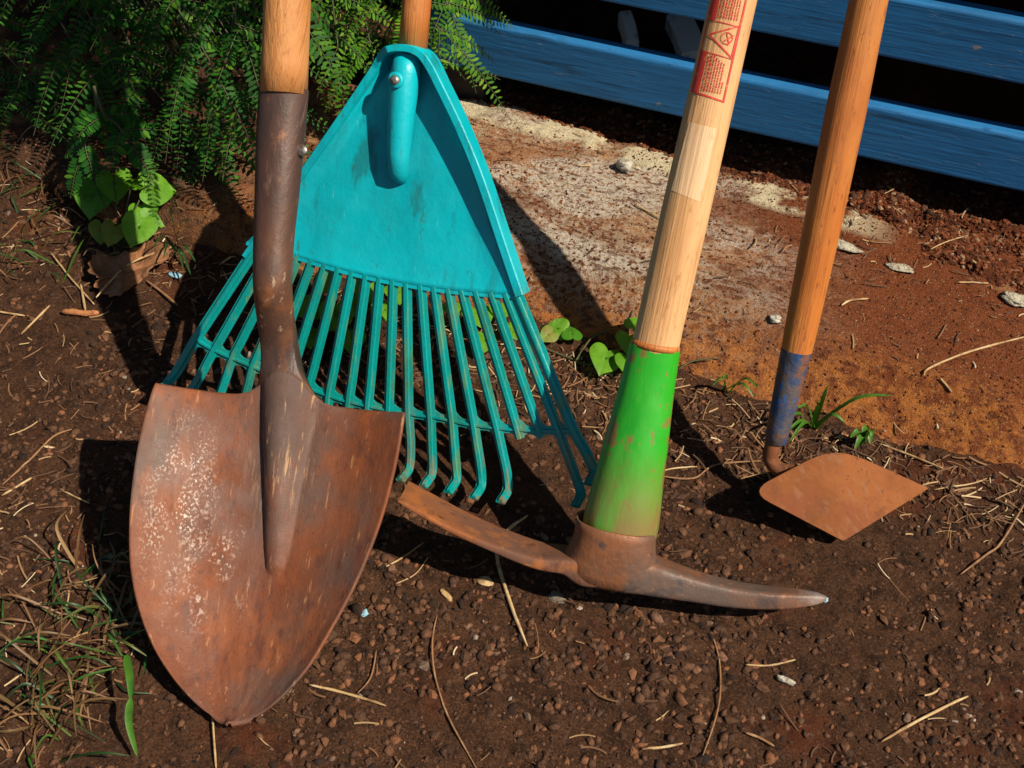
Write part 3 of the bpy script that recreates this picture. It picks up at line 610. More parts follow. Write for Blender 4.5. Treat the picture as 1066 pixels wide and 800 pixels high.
# refine with subdivision for a forged look
eye = head_eye.build('eye', M_pick, pick)
# adze
ad = spline([P2(640, 588), P2(612, 590), P2(590, 583, 0), P2(560, 578, 0), P2(520, 563, 0), P2(478, 544, 0), P2(445, 526, 0), P2(420, 511.5, 0)], 6)
n_ = len(ad); A = []; Bn = []; wd = []; tk = []
for i, p in enumerate(ad):
    t = (ad[min(i+1, n_-1)]-ad[max(i-1, 0)]).normalized(); b_ = t.cross(nP).normalized(); A.append(nP); Bn.append(b_)
    s_ = i/(n_-1); wd.append(interp(s_, [0, .2, .3, .5, .8, 1], [.018, .019, .0195, .0225, .026, .026])); tk.append(interp(s_, [0, .18, .30, .6, .95, 1], [.014, .012, .0068, .0036, .0018, .0010]))
b = MB(); b.sweep(ad, A, Bn, wd, tk, 24, .35); b.build('adze', M_rust, pick, auto=50)
# pick
pk = spline([P2(655, 592), P2(690, 602, 0), P2(725, 611, 0), P2(765, 619, 0), P2(805, 622.5, 0), P2(838, 623, 0), P2(860, 623, 0)], 6)
n_ = len(pk); A = []; Bn = []; wd = []; tk = []
for i, p in enumerate(pk):
    t = (pk[min(i+1, n_-1)]-pk[max(i-1, 0)]).normalized(); A.append(nP); Bn.append(t.cross(nP).normalized())
    s_ = i/(n_-1); tk.append(pxm(p, interp(s_, [0, .15, .35, .55, .75, .9, 1], [22, 17.5, 13.2, 10.8, 8.8, 5.5, 1.8]))); wd.append(interp(s_, [0, .3, .7, .9, 1], [.019, .013, .010, .006, .002]))
b = MB(); b.sweep(pk, A, Bn, wd, tk, 28, .42); b.build('pick', M_pick, pick, auto=60)
# handle with swollen green end
hb = P2(646, 546); gt = P2(682, 361)
dg = (P2(760, 0)-hb).normalized(); dg = pd
def at(y): # point on the axis line at photo height y
    lo, hi = 0, 1.2
    return None
gl = (gt-hb).length
st_g = [(-.02, pxm(hb, 36)), (0, pxm(hb, 39.5)), (gl*.25, pxm(hb, 35.8)), (gl*.5, pxm(hb, 32.2)), (gl*.75, pxm(gt, 29.2)), (gl*.97, pxm(gt, 26.8)), (gl, pxm(gt, 26.3))]
dv = (gt-hb).normalized()
sg = spline([Vector((a, 0, c)) for a, c in st_g], 6)
yv = dv.cross(xP).normalized()
b = MB(); b.sweep([hb+dv*p.x for p in sg], xP, yv, [p.z for p in sg], [p.z*.80 for p in sg], 40); gsleeve = b.build('painted_end', M_green, pick)
tp = P2(763.5, 0); dw = (tp-gt).normalized(); wl_ = (tp-gt).length
yw = dw.cross(xP).normalized()
if yw.dot(fw) > 0: yw = -yw
rg = pxm(gt, 24.6); rT = pxm(tp, 24.2)
def hr(s): return interp(s, [-.01, 0, .004, .02, .10, wl_, 1.2], [rg, rg*1.01, rg, rg*.985, pxm(gt, 24.6), rT, rT*1.0])
ssn = [-.006, 0, .004, .02]+list(np.linspace(.05, .73, 28))
b = MB(); b.sweep([gt+dw*s for s in ssn], xP, yw, [hr(s) for s in ssn], [hr(s)*.86 for s in ssn], 40); wh = b.build('handle', M_ash, pick)
b = MB(); b.sweep([gt+dw*s for s in (-.001, .0015, .004)], xP, yw, [rg*1.035, rg*1.045, rg*1.0], [rg*.90, rg*.90, rg*.86], 40); b.build('varnish_ring', M_orange, wh)
# printed sticker marks and bare patch: thin skins on the handle
def skin(mb, quad, off=.0004, n=6, m=4):
    """quad corners as (side, along) with side -1..1 across the seen width, along in metres from the paint"""
    rows = []
    for j in range(m+1):
        row = []
        for i in range(n+1):
            u, v = i/n, j/m
            a = [quad[0][k]*(1-u)+quad[1][k]*u for k in (0, 1)]; c = [quad[3][k]*(1-u)+quad[2][k]*u for k in (0, 1)]
            s_, z_ = a[0]*(1-v)+c[0]*v, a[1]*(1-v)+c[1]*v
            r_ = hr(z_); an = math.asin(max(-.98, min(.98, s_))); row.append(gt+dw*z_+xP*((r_+off)*sin(an))+yw*((r_*.86+off)*cos(an)))
        rows.append(row)
    mb.grid(rows)
def al_(y): # photo height on the axis -> metres along
    return (P2(682+(763.5-682)*(361-y)/361., y)-gt).length
def seg(mb, s0, y0, s1, y1, w=.055, off=.0005):
    a = Vector((s0*rg, al_(y0))); c = Vector((s1*rg, al_(y1))); d_ = (c-a).normalized(); q = Vector((-d_.y, d_.x))*w*rg/2
    skin(mb, [((a-q).x/rg, (a-q).y), ((a+q).x/rg, (a+q).y), ((c+q).x/rg, (c+q).y), ((c-q).x/rg, (c-q).y)], off, 2, 6)
tap = MB(); skin(tap, [(-.80, al_(201)), (.42, al_(207)), (.42, al_(132)), (-.72, al_(130))], .0002, 14, 6); tap.build('bare_patch', M_patch, wh)
ink = MB()
seg(ink, -.88, 99, .42, 104, .07); seg(ink, .46, 105, .46, -60, .075)
skin(ink, [(-.90, al_(99)), (-.60, al_(100)), (-.60, al_(57)), (-.88, al_(57))], .0005, 5, 5)
skin(ink, [(-.88, al_(25)), (-.60, al_(25)), (-.60, al_(-60)), (-.88, al_(-60))], .0005, 5, 5)
seg(ink, -.90, 57, .46, 61, .035); seg(ink, -.88, 25, .46, 28, .035); seg(ink, -.88, 99, -.88, -60, .03)
seg(ink, -.72, 40, .40, 27, .06); seg(ink, -.72, 40, .36, 59, .06); seg(ink, .42, 28, .38, 60, .05)
for k in range(10):
    a0, a1 = 2*pi*k/10, 2*pi*(k+1)/10; seg(ink, .02+.24*cos(a0), 41+6*sin(a0), .02+.24*cos(a1), 41+6*sin(a1), .03)
seg(ink, -.05, 44, .28, 37, .06); seg(ink, .1, 48, .25, 42, .05); seg(ink, -.02, 36, .15, 46, .04)
rr_ = random.Random(3)
for c_ in range(8):
    s_ = -.50+c_*.108; y_ = 97.; ylim = [60, 60, 60, 62, 64, 68, 66, 86][c_]
    while y_ > ylim: ln = rr_.uniform(1.2, 4.0); seg(ink, s_, y_, s_+rr_.uniform(-.01, .01), y_-ln, .045); y_ -= ln+rr_.uniform(.5, .9)
for c_ in range(8):
    s_ = -.50+c_*.108; y_ = 22.
    while y_ > -55: ln = rr_.uniform(1.2, 4.0); seg(ink, s_, y_, s_+rr_.uniform(-.01, .01), y_-ln, .045); y_ -= ln+rr_.uniform(.5, .9)
ink.build('printed_label', M_ink, wh)
# ================================================================ HOE
c1 = dict(l=G(793, 508, .045), t=G(868, 473, .050), r=G(965, 508, .012), b=G(878, 562, .008))
nHo = (c1['r']-c1['l']).cross(c1['t']-c1['b']).normalized()
if nHo.z < 0: nHo = -nHo
ho = G(803, 470, .045); hdir, hth = lean(ho, (905, 0), .018)
hoe = thing('garden_hoe', 'garden hoe with orange wooden handle and flat rusty brown blade', 'hoe', c1['b'], hdir, Vector((1, 0, 0)))
cc = sum((c1[k] for k in c1), Vector())/4
H2 = lambda x, y, h=0: onP(x, y, cc, nHo)+nHo*h
def rounded(cs, n=6):
    out = []
    for k, (x, y, r_) in enumerate(cs):
        p = Vector((x, y, 0)); a = Vector((*cs[k-1][:2], 0)); c = Vector((*cs[(k+1) % len(cs)][:2], 0)); da = (a-p).normalized()*r_; dc = (c-p).normalized()*r_
        for i in range(n+1):
            t = i/n; out.append((p+da)*(1-t)**2+p*2*t*(1-t)+(p+dc)*t*t)
    res = []
    for k, p in enumerate(out):
        q = out[(k+1) % len(out)]; m_ = max(1, int((q-p).length/6))
        res += [p.lerp(q, i/m_) for i in range(m_)]
    return res
sp = rounded([(780, 512, 24), (800, 501, 2), (850, 475, 12), (872, 470, 14), (897, 477, 12), (967, 508.5, 2.5), (878, 563.5, 3)])
b = MB(); b.v = [H2(p.x, p.y) for p in sp]; b.f = [tuple(range(len(sp)))]; b.build('blade', M_hoe, hoe, smooth=False, solid=-.0022)
jn = H2(834, 492, -.0085)
b = MB(); neck = spline([ho+hdir*.02, ho+hdir*.004, G(802, 477, .038), G(810, 488, .034), G(822, 491, .036), jn, H2(850, 500, -.0085)], 6)
b.tube(neck, [interp(i/(len(neck)-1), [0, .7, 1], [pxm(ho, 8.6), pxm(ho, 7.5), pxm(ho, 5)]) for i in range(len(neck))], 14); b.build('neck', M_rust, hoe)
nf = Vector((0, cos(hth), -sin(hth))); fb = onP(807, 461, ho, nf); ft = onP(829.5, 364, ho, nf); df = (ft-fb).normalized(); xH = (Vector((1, 0, 0))-df*df.x).normalized()
if True:
    fl_ = (ft-fb).length; sgn = [(-.001, pxm(fb, 8)), (.001, pxm(fb, 10.8)), (.01, pxm(fb, 11.8)), (fl_*.5, pxm(fb, 13.6)), (fl_, pxm(ft, 16.2))]
    b = MB(); b.sweep([fb+df*a for a, r_ in sgn], xH, df.cross(xH), [r_ for a, r_ in sgn], [r_ for a, r_ in sgn], 32, 1, True); b.build('ferrule', M_bluesock, hoe, auto=60)
tt = onP(904.5, 0, ho, nf); dq = (tt-ft).normalized(); ql = (tt-ft).length; b = MB()
sq = [-.01, 0, .02, .1, .2, ql, .92]; rq = [pxm(ft, 15.5), pxm(ft, 16), pxm(ft, 16.8), pxm(ft, 18.6), pxm(ft, 19.6), pxm(tt, 19.6), pxm(tt, 19.6)]
sl3 = [Vector((a, 0, interp(a, sq, rq))) for a in list(np.linspace(-.01, .25, 30))+list(np.linspace(.3, .92, 20))]
b.sweep([ft+dq*p.x for p in sl3], xH, dq.cross(xH).normalized(), [p.z for p in sl3], [p.z for p in sl3], 32); b.build('handle', M_orange, hoe)
# ================================================================ PLANTS
def leaf_heart(mb, base, tipdir, nrm, size, cup=.15, droop=.2):
    tipdir = tipdir.normalized(); nrm = (nrm-tipdir*nrm.dot(tipdir)).normalized(); sd = tipdir.cross(nrm)
    half = [(.02, 0), (-.10, .07), (-.19, .20), (-.18, .36), (-.06, .49), (.12, .55), (.32, .53), (.52, .44), (.70, .30), (.84, .16), (.93, .06), (1.0, 0)]
    hv = spline([Vector((a, w, 0)) for a, w in half], 2); ol = hv+[Vector((p.x, -p.y, 0)) for p in hv[-2:0:-1]]
    rows = []; ph = random.uniform(0, 6)
    for f_ in (.03, .2, .4, .6, .8, .93, 1):
        row = []
        for p in ol:
            a = .28+(p.x-.28)*f_; w = p.y*f_
            z = cup*abs(w)*1.3-droop*max(a, 0)**2-.25*w*w+.025*f_*sin(9*a+ph+5*w)
            row.append(base+tipdir*(a*size)+sd*(w*size)+nrm*(z*size))
        rows.append(row)
    mb.grid(rows, True); mb.f.append(tuple(len(mb.v)-len(ol)*7+i for i in range(len(ol))))
def blade(mb, pts, w, nrm=Vector((0, -.3, 1)), fold=.35):
    P = spline(pts, 6); rows = []
    for k, p in enumerate(P):
        s_ = k/(len(P)-1); t = (P[min(k+1, len(P)-1)]-P[max(k-1, 0)]).normalized(); sd = t.cross(nrm).normalized(); wk = w*min(1, 3*s_+.45)*(1-s_**3)**.8+.00008
        rows.append([p+sd*wk, p-nrm.normalized()*wk*fold, p-sd*wk])
    mb.grid(rows)
def P3(px, py, z): return G(px, py, z)
def frond(leafmb, stemmb, base, dirv, length, pairs, ll, lw, droop=.25, upv=Vector((0, 0, 1)), narrow=1.0):
    d = dirv.normalized(); side = d.cross((upv-fw*1.2+Vector((random.uniform(-.4, .4), 0, random.uniform(-.3, .3)))).normalized()).normalized(); nrm = side.cross(d); pts = []
    for k in range(9):
        t = k/8; pts.append(base+d*(length*t)-Vector((0, 0, 1))*(droop*length*t*t)+side*(random.uniform(-1, 1)*.0006))
    stemmb.tube(pts, [.0007*(1-.6*k/8) for k in range(9)], 4, False)
    for k in range(pairs):
        t = (k+.8)/(pairs+.3); i = t*8; a = int(min(i, 7)); p = pts[a].lerp(pts[a+1], i-a); tg = (pts[a+1]-pts[a]).normalized()
        sc = (sin(pi*min(1, t*.8+.22))**.6)
        for s in (-1, 1):
            sd = (tg.cross(nrm).normalized()*s); ld = (sd*1.0+tg*random.uniform(.25, .5)+nrm*random.uniform(-.22, .12)).normalized(); wv = ld.cross(nrm).normalized()
            l_ = ll*sc*random.uniform(.88, 1.08); w_ = lw*sc; q = p+ld*.0006
            v = [q, q+ld*l_*.25+wv*w_*.85, q+ld*l_*.7+wv*w_, q+ld*l_+wv*w_*.25, q+ld*l_-wv*w_*.25, q+ld*l_*.7-wv*w_, q+ld*l_*.25-wv*w_*.85]
            tw = nrm*random.uniform(-.0006, .0006); v[3] = v[3]+tw; v[4] = v[4]+tw
            leafmb.add(v, [(0, 1, 2, 3, 4, 5, 6)])
def bush(name, label, branches, lm, sd, pairs=15, ll=.0085, lw=.0021, flen=(.06, .11), per=9, zmax=None):
    random.seed(sd); rootp = branches[0][0]
    t_ = thing(name, label, 'shrub', rootp); lf = MB(); stb = MB()
    for br in branches:
        P = spline(br, 8); stb.tube(P, [.0022*(1-.7*k/(len(P)-1)) for k in range(len(P))], 5, False)
        n = len(P)
        for k in range(per):
            s_ = .22+.78*(k+.5)/per; i = min(int(s_*(n-1)), n-2); p = P[i]; tg = (P[i+1]-P[i]).normalized()
            for s in (-1, 1):
                sdv = tg.cross(Vector((0, 0, 1))).normalized()*s
                dv_ = (sdv*random.uniform(.6, 1.1)+tg*random.uniform(.4, .9)+Vector((0, 0, random.uniform(-.25, .35))))
                frond(lf, stb, p, dv_, random.uniform(*flen), pairs+random.randint(-3, 3), ll*random.uniform(.85, 1.1), lw, random.uniform(.1, .5))
        frond(lf, stb, P[-1], (P[-1]-P[-2]), random.uniform(*flen), pairs, ll, lw, .3)
    stb.build('stem', M_stem, t_); lf.build('foliage', lm, t_, smooth=False); return t_
def pY(px, py, y): return onY(px, py, y)
# bright shrub behind the rake
rootA = Vector((-.40, .31, .03))
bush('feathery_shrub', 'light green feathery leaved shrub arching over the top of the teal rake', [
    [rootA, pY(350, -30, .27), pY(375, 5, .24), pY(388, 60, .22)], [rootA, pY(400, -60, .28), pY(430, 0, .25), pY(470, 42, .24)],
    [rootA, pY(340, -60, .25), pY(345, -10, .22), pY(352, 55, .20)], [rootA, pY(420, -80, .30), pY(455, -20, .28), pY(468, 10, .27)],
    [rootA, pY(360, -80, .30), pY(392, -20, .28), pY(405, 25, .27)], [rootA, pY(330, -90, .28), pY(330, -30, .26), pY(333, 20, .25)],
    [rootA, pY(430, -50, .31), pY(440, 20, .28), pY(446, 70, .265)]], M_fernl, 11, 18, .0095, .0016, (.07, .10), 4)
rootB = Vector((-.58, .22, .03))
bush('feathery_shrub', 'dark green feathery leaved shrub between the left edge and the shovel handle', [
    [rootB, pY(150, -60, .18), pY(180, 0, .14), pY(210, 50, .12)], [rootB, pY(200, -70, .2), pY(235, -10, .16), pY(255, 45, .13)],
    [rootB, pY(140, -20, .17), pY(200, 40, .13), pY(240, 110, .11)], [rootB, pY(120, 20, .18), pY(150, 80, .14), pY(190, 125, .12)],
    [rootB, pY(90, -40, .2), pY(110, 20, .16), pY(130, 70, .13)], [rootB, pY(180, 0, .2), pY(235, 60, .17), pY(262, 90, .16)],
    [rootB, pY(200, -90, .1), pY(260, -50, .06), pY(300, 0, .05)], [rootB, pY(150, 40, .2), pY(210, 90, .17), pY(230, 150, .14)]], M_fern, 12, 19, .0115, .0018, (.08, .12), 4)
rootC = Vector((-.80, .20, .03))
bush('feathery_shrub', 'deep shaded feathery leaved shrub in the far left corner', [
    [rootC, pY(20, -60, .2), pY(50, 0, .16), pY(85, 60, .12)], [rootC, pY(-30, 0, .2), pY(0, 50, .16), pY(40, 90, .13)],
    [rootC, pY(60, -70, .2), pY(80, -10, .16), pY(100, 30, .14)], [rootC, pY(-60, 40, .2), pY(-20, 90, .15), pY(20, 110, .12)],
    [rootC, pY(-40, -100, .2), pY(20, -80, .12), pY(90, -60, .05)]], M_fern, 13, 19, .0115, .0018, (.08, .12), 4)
rootD = Vector((-.52, .30, .03))  # shrub added above the view as a shade caster for the left side
bush('feathery_shrub', 'tall dark feathery shrub added above the view to shade the fern leaves below', [
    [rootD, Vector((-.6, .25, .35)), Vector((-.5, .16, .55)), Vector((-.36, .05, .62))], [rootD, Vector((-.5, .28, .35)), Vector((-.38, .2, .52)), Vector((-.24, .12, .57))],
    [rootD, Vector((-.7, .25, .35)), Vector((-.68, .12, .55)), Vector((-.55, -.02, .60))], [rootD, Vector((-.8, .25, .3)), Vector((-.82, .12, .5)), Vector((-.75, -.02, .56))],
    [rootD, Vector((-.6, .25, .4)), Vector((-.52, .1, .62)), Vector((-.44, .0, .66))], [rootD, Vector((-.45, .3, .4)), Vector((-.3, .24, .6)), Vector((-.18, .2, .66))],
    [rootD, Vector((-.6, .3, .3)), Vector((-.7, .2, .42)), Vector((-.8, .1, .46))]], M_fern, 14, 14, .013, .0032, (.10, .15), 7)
rootE = Vector((-.40, .325, .02)); hub = Vector((-.40, .315, .62))  # unseen shrub added to keep sun off the left corner
bush('added_shade_shrub', 'broad leafy shrub added out of view above the fence to shade the left corner', [
    [rootE, hub, Vector((-.30, .20+.05*k, .78)), e] for k, e in enumerate([Vector((.16, .06, .88)), Vector((.14, .22, .90)), Vector((-.02, -.02, .84)), Vector((.02, .14, .86)), Vector((.0, .30, .88)), Vector((-.14, .06, .82))])] + [
    [rootE, hub, Vector((-.34, .12, .76)), e] for e in (Vector((-.22, -.12, .80)), Vector((-.34, -.06, .78)), Vector((-.46, .0, .76)), Vector((-.12, -.06, .80)))], M_fern, 31, 11, .030, .0085, (.13, .19), 11)
# low frond with a few leaflets over the round leaves
bush('feathery_seedling', 'small drooping feathery frond hanging over the round green leaves', [
    [G(98, 90, .15), G(100, 112, .13), G(92, 140, .11), G(83, 165, .09)], [G(98, 90, .15), G(108, 118, .13), G(122, 130, .13), G(134, 146, .12)]], M_fern, 21, 13, .012, .0022, (.03, .045), 2)
# round leaved seedling
rl = thing('round_leaved_plant', 'clump of round bright green leaves above the dead brown leaf', 'plant', G(125, 262, 0))  # most leaves take the lighter lime colour to look sunlit
for (x_, y_, s_, dx, dy, z_, mm) in [(148, 228, 34, -.45, -1, .050, M_leafy), (151, 196, 36, 1, -.05, .062, M_leafy), (136, 196, 30, .2, 1, .065, M_leafy), (118, 182, 34, .1, -1, .055, M_leafy),
                                    (100, 194, 38, -.25, -1, .045, M_leaf), (120, 236, 24, -.4, -1, .035, M_yleaf), (148, 214, 28, .3, -1, .045, M_leafy), (148, 228, 24, 1, -.3, .04, M_leafy), (106, 233, 24, -.1, -1, .03, M_yleaf)]:
    p = G(x_, y_, z_); td = (G(x_+dx*10, y_-dy*10, z_-.004)-p); b = MB(); leaf_heart(b, p, td, Vector((.35, -.55, 1)), pxm(p, s_), .12, .15); b.build('leaf', mm, rl)
    b = MB(); b.tube(spline([G(125, 262, 0), G((x_+125)/2, (y_+262)/2-4, z_*.7), p], 5), .0007, 5); b.build('stalk', M_stem, rl)
# lime leaves seen through the rake
vl = thing('creeping_vine', 'lime green creeping vine leaves seen through the rake tines', 'vine', G(370, 330, 0))
for (x_, y_, s_, dx, dy, z_) in [(345, 290, 26, -1, -.6, .04), (385, 296, 30, -.3, -1, .05), (398, 318, 26, .5, -1, .03), (372, 316, 24, -1, -.2, .04), (352, 322, 34, -.6, -1, .03), (330, 318, 26, -.8, -.3, .03), (470, 318, 20, .4, -1, .03),
                                (495, 322, 30, .6, -1, .03), (520, 318, 22, .2, -1, .03), (365, 345, 30, 0, -1, .02), (412, 300, 24, .3, -1, .04), (320, 345, 24, .2, -1, .02), (528, 340, 20, .7, -.8, .02), (505, 350, 22, 0, -1, .02)]:
    p = G(x_, y_, z_); p.z = max(p.z, hz(p)+.012); td = (G(x_+dx*10, y_-dy*10, z_)-G(x_, y_, z_)); b = MB(); leaf_heart(b, p, td, Vector((.5, -.4, 1)), pxm(p, s_), .1, .15); b.build('leaf', M_leafy, vl)
    b = MB(); q = G(x_-dx*20, y_+dy*22, 0); q.z = hz(q)+.002; b.tube([q, q.lerp(p, .5)+Vector((0, 0, .006)), p], .0007, 5); b.build('stalk', M_stem, vl)
vr = thing('creeping_vine', 'small vine with one heart shaped leaf beside the green painted handle', 'vine', G(610, 385, 0))
for (x_, y_, s_, dx, dy, z_, mm) in [(633, 366, 34, -.35, -1, .016, M_leafy), (588, 343, 22, -1, .1, .012, M_leafy), (596, 352, 20, -.2, 1, .012, M_leaf), (655, 350, 26, -.1, -1, .020, M_leafy), (658, 342, 20, .6, 1, .025, M_leafy), (575, 346, 18, -.6, -.4, .010, M_yleaf), (652, 372, 22, -.1, -1, .02, M_leafy)]:
    p = G(x_, y_, z_); p = G(x_, y_, max(z_, hz(p)+.010)); td = (G(x_+dx*10, y_-dy*10, p.z)-p); b = MB(); leaf_heart(b, p, td, Vector((.3, -.5, 1)), pxm(p, s_), .1, .12); b.build('leaf', mm, vr)
def lie(pts, lift=.001):
    out = []
    for (x_, y_) in pts:
        q = G(x_, y_, 0); q = G(x_, y_, hz(q)); q = G(x_, y_, hz(q)+lift); out.append(q)
    return out
b = MB(); b.tube(spline(lie([(566, 362), (590, 372), (612, 380), (640, 372), (655, 378)], .004), 6), .001, 6); b.build('stem', M_stem, vr)
b = MB(); b.tube(spline(lie([(600, 375), (608, 362), (618, 350), (633, 345)], .008), 6), .0011, 6); b.build('stem', M_stem, vr)
# grass
def tuft(name, label, root, tips, w, mt=M_grass, n=1):
    t_ = thing(name, label, 'grass', G(*root, 0)); b = MB(); r_ = lie([root], -.002)[0]
    for (x_, y_, z_) in tips:
        e = G(x_, y_, z_); mid = r_.lerp(e, .5)+Vector((0, 0, .012+.2*(e-r_).length*.4)); jx = Vector((random.uniform(-.003, .003), random.uniform(-.003, .003), 0)); blade(b, [r_+jx, mid, e], w)
    b.build('blades', mt, t_); return t_
random.seed(5)
M_g1 = mat('fresh_grass', (.07, .20, .015), [((.03, .12, .01), 60, .45, .6, .7)], rough=.45, transl=.3)
M_g2 = mat('dark_grass', (.02, .06, .012), [((.06, .10, .02), 60, .5, .62, .7)], rough=.5, transl=.2)
tuft('grass_tuft', 'small tuft of green grass blades at the slab edge behind the hoe', (845, 446), [(930, 412, .05), (866, 398, .07), (815, 455, .02), (812, 440, .03), (830, 425, .04), (880, 440, .02), (852, 420, .05), (822, 460, .02)], .0018, M_g1)
tuft('grass_tuft', 'short green grass blades on the slab edge between mattock and hoe', (756, 408), [(752, 396, .03), (785, 414, .012), (742, 402, .02), (790, 405, .03)], .0014, M_g1)
tuft('grass_tuft', 'tiny green sprig at the top corner of the hoe blade', (897, 462), [(898, 450, .02), (885, 456, .015), (906, 462, .012), (890, 468, .01), (908, 455, .02)], .0030, M_g1)
tuft('grass_tuft', 'dark grass tuft beside the round green leaves', (186, 262), [(181, 200, .10), (178, 215, .08), (196, 230, .06), (200, 290, .02), (170, 270, .03), (192, 285, .02), (205, 275, .02), (160, 256, .04)], .0016, M_g2)
def grassfield(n, cx, cy, sx, sy, lmin, lmax, name, label, seed=3, w=.0010):
    random.seed(seed); b = MB()
    for i in range(n):
        px, py = random.gauss(cx, sx), random.gauss(cy, sy); r_ = lie([(px, py)], -.001)[0]; a = random.uniform(0, 2*pi); L_ = random.uniform(lmin, lmax); e = r_+Vector((cos(a)*L_, sin(a)*L_, random.uniform(-.0, .55)*L_))
        e.z = max(e.z, hz(e)+.002); mid = r_.lerp(e, .5)+Vector((random.uniform(-.008, .008), random.uniform(-.008, .008), L_*random.uniform(.12, .4)))
        blade(b, [r_, mid, e], w*random.uniform(.5, 1.2))
    o = b.build(name, M_grass, None); return tag(o, label, 'grass', kind='stuff')
grassfield(85, 60, 715, 50, 45, .02, .075, 'grass', 'tangled green and dry grass in the front left corner', 3)
grassfield(60, 100, 640, 35, 35, .02, .055, 'dry_grass', 'thin dry grass around the left of the shovel blade', 4, .0011)
grassfield(80, 50, 230, 50, 50, .02, .06, 'dead_grass', 'dead grass stems in the shade left of the round leaves', 6, .0009)
gb = thing('long_grass', 'long bright green grass blade hanging down left of the shovel point', 'grass', G(134, 690, 0))
b = MB(); blade(b, [G(131, 682, .03), G(135, 705, .032), G(136, 730, .022)], .0032); blade(b, [G(136, 728, .024), G(134, 752, .018), G(143, 788, .004)], .0030); b.build('blades', M_g1, gb)
# ================================================================ straws and other small things, each one lying where it lies
def straw(name, label, pts, w, mt=M_straw, cat='straw', lift=None, kind=None):
    P = spline(lie(pts, (lift if lift is not None else w+.0012)), 6)
    P = [Vector((p.x, p.y, max(p.z, hz(p)+w+.0004))) for p in P]; b = MB(); n = len(P)
    b.tube(P, [w*.78*(.35+.65*min(1, 5*min(k+.3, n-.7-k)/(n-1)))*(1+.10*sin(k*1.9)) for k in range(n)], 7); o = b.build(name, mt); return tag(o, label, cat)
straw('dry_stalk', 'thick dry stalk passing under the mattock adze and pointing down', [(549, 537), (527, 554), (517, 577), (532, 630), (549, 673)], .0021, M_straw, 'stalk')
straw('dry_stalk', 'long thin curved brown stalk running to the bottom edge', [(455, 640), (450, 668), (453, 705), (466, 745), (497, 802)], .0011, M_root, 'stalk')
straw('straw', 'straight straw lying just right of the shovel point', [(322, 713), (360, 722), (402, 735)], .0015)
straw('straw', 'pale pointed straw lying near the bottom right corner', [(918, 772), (960, 748), (1008, 725)], .0016)
straw('straw', 'long bent pale straw on the stained slab at the right edge', [(962, 391), (968, 383), (1010, 366), (1070, 350)], .0015)
straw('straw', 'short straw below the bent pale straw on the slab', [(978, 394), (990, 411)], .0015)
straw('dry_stalk', 'crooked brown stalk on the soil at the right edge', [(1000, 598), (1026, 578), (1042, 565), (1068, 522)], .0014, M_root, 'stalk')
straw('wood_chip', 'orange rotten wood chip below the dead leaf', [(65, 326), (84, 327), (103, 326)], .0042, M_bark, 'wood chip', .003)
straw('straw', 'forked straw lying left of the dead leaf', [(52, 262), (72, 288), (98, 317)], .0013)
straw('straw', 'straw crossing the dead brown leaf', [(100, 310), (118, 290), (140, 272), (178, 258)], .0016, M_straw, 'straw', .012)
straw('straw', 'short upright looking straw standing on the orange wood chip', [(84, 296), (89, 324)], .0016)
straw('straw', 'pale straw slanting left of the orange wood chip', [(22, 348), (52, 318)], .0014)
straw('straw', 'pale straw lying flat at the left edge of the soil', [(-5, 324), (26, 329)], .0014)
straw('straw', 'short pale straw at the bottom edge right of centre', [(668, 780), (690, 778), (711, 774)], .0014)
straw('straw', 'forked thin straw below the steel pick point', [(776, 692), (800, 693), (828, 687)], .0011)
straw('dry_stalk', 'thin brown root running down below the middle of the pick', [(741, 660), (749, 690), (748, 735), (730, 792)], .0010, M_root, 'root')
straw('dry_stalk', 'curved brown root between the green handle and the hoe neck', [(688, 496), (722, 498), (745, 484), (792, 480)], .0013, M_root, 'root')
straw('dry_stalk', 'long straw along the slab edge right of the hoe blade', [(915, 462), (945, 473), (982, 488)], .0014, M_straw, 'stalk')
straw('straw', 'thin upright looking straw under the shovel point', [(221, 744), (225, 802)], .0011)
straw('dry_stalk', 'thin bent stalk to the right of the shovel edge', [(372, 722), (386, 705), (392, 676)], .0009, M_root, 'stalk')
straw('straw', 'straw lying across the pale mortar beside the mattock handle', [(660, 212), (688, 228)], .0013)
straw('green_stalk', 'thin green stalk poking out right of the green painted handle', [(706, 384), (722, 376), (746, 373)], .0010, M_stem, 'stalk', .006)
straw('straw', 'straw on the soil under the adze tip near the shovel', [(402, 590), (420, 580), (441, 565)], .0010)
straw('straw', 'pale thread of straw between shovel edge and adze', [(412, 608), (432, 598), (446, 580)], .0008)
straw('straw', 'pale straw beside the tip of the right rake tine', [(678, 494), (700, 488), (726, 486)][:3], .0010)
straw('straw', 'white straw on the soil right of the hoe blade', [(972, 510), (1010, 504), (1028, 498)], .0010)
straw('straw', 'brown twig lying on the soil right of the dead leaf', [(152, 292), (168, 304), (185, 318)], .0017, M_root)
straw('straw', 'short pale straw between dead leaf and rake', [(231, 274), (241, 267)], .0014)
straw('straw', 'thin reddish twig lying far left of the shovel blade', [(2, 505), (30, 480), (55, 455), (75, 447)], .0012, M_root)
straw('straw', 'pale straw on the left soil below the reddish twig', [(2, 516), (34, 497)], .0013)
straw('straw', 'straw lying on the dark soil at the left of the shovel blade', [(62, 510), (93, 524)], .0010)
straw('straw', 'orange twig near the bottom right of centre', [(776, 763), (790, 768), (806, 777)], .0014, M_root)
straw('straw', 'small pale straw on the red earth at the right', [(996, 294), (1029, 295)], .0012)
straw('straw', 'curled pale straw on the slab right of the hoe handle', [(876, 318), (885, 313), (904, 311)], .0014)
straw('straw', 'thin twig in the shade under the right end of the fence', [(968, 260), (985, 252), (1008, 245)], .0009)
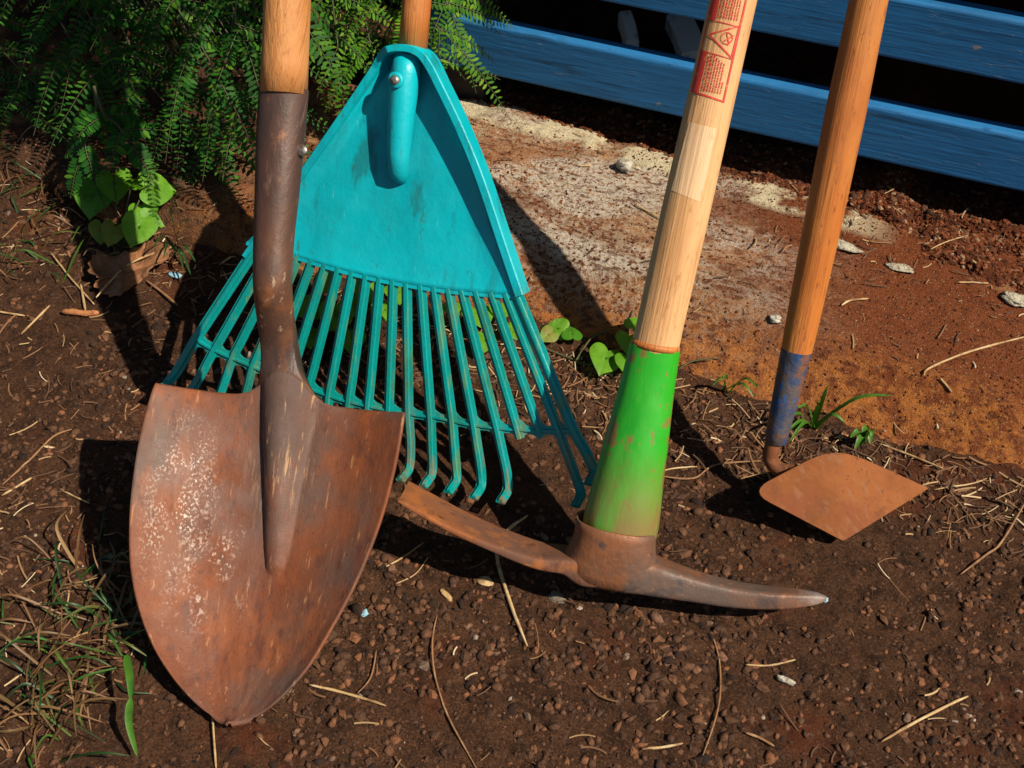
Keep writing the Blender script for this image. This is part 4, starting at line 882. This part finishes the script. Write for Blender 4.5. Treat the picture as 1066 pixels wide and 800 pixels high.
def lump(name, label, px, py, r, mt, cat, asp=(1, 1, .7), n=3, parent=None, ang=0, ecc=1):
    c = lie([(px, py)], r*.3)[0]; b = MB(); rows = []; nu, nv = 22, 12; sd = random.uniform(0, 50)
    for j in range(nv+1):
        ph = -pi/2+pi*j/nv; row = []
        for i in range(nu):
            a = 2*pi*i/nu; d = Vector((cos(ph)*cos(a), cos(ph)*sin(a), sin(ph)))
            k = 1+.55*float(fbm(np.array([d.x+sd]), np.array([d.y+d.z*1.7+sd]), 1.6, 4, 2)[0])
            v = Vector((d.x*asp[0], d.y*asp[1], d.z*asp[2]))*r*k; v = Matrix.Rotation(ang, 3, 'Z') @ v; row.append(c+v)
        rows.append(row)
    b.grid(rows, True, True); o = b.build(name, mt, parent)
    return tag(o, label, cat) if parent is None else o
random.seed(12)
lump('stone', 'knobbly pale stone at the shade line below the blue board', 651, 173, .009, M_pale, 'stone', (1, 1, .9))
lump('pebble', 'pale blue grey pebble at the very tip of the pick', 859, 624, .0028, M_chip, 'pebble')
lump('pebble', 'white pebble on the slab between the two right hand handles', 807, 332, .0048, M_pale, 'pebble', (1.2, 1, .6))
lump('pebble', 'flat grey pebble on the soil below the mattock adze', 579, 622, .0065, M_grey, 'pebble', (1.2, .8, .35))
lump('chip', 'pale blue plastic chip right of the shovel edge', 380, 638, .0036, M_chip, 'chip', (1, 1, .3))
lump('chip', 'dull blue chip of plastic on the soil left of the rake', 182, 286, .0062, M_chip, 'chip', (1.2, .7, .25))
lump('chip', 'white flake of wood lying low on the soil right of centre', 818, 708, .0055, M_pale, 'chip', (1.4, .5, .3), ang=-.1)
lump('chip', 'cream flake lying on the soil under the mattock adze', 505, 605, .0055, M_straw, 'chip', (1.2, .8, .3))
lump('chip', 'small straw coloured chip left of the cream flake', 465, 620, .0050, M_straw, 'chip', (1.4, .5, .3), ang=-.5)
for (x_, y_, r_, asp, ang) in [(872, 254, .010, (2.3, .75, .3), -.12), (937, 279, .009, (1.5, .6, .3), 0), (1060, 312, .011, (1.3, .8, .35), 0)]:
    o = lump('mortar_patch', '', x_, y_, r_, M_mortar, '', asp, ang=ang); 
    for k_ in ('label', 'category'):
        if k_ in o: del o[k_]
    o.parent = pv
# dead leaf
dl = MB(); cen = G(132, 284, .012); out = [(96, 268), (104, 262), (118, 266), (130, 262), (146, 256), (158, 250), (172, 256), (178, 262), (172, 272), (158, 278), (150, 290), (136, 300), (122, 308), (108, 306), (98, 296), (104, 290), (92, 282)]
sp = spline([Vector((x, y, 0)) for x, y in out]+[Vector((96, 268, 0))], 4)[:-1]; rows = []
for f_ in (.02, .2, .4, .6, .8, 1):
    row = []
    for k, p in enumerate(sp):
        wv = 1+.06*sin(k*2.3)*(f_ > .9)
        x_, y_ = 132+(p.x-132)*f_*wv, 284+(p.y-284)*f_*wv; row.append(G(x_, y_, .010+.010*f_*f_*(.5+.5*sin(k*.55))+.004*sin(x_*.16)))
    rows.append(row)
dl.grid(rows, True, False); dlo = dl.build('dead_leaf', M_deadleaf, None, solid=.0005); tag(dlo, 'curled dead brown leaf on the soil under the round green leaves', 'leaf')
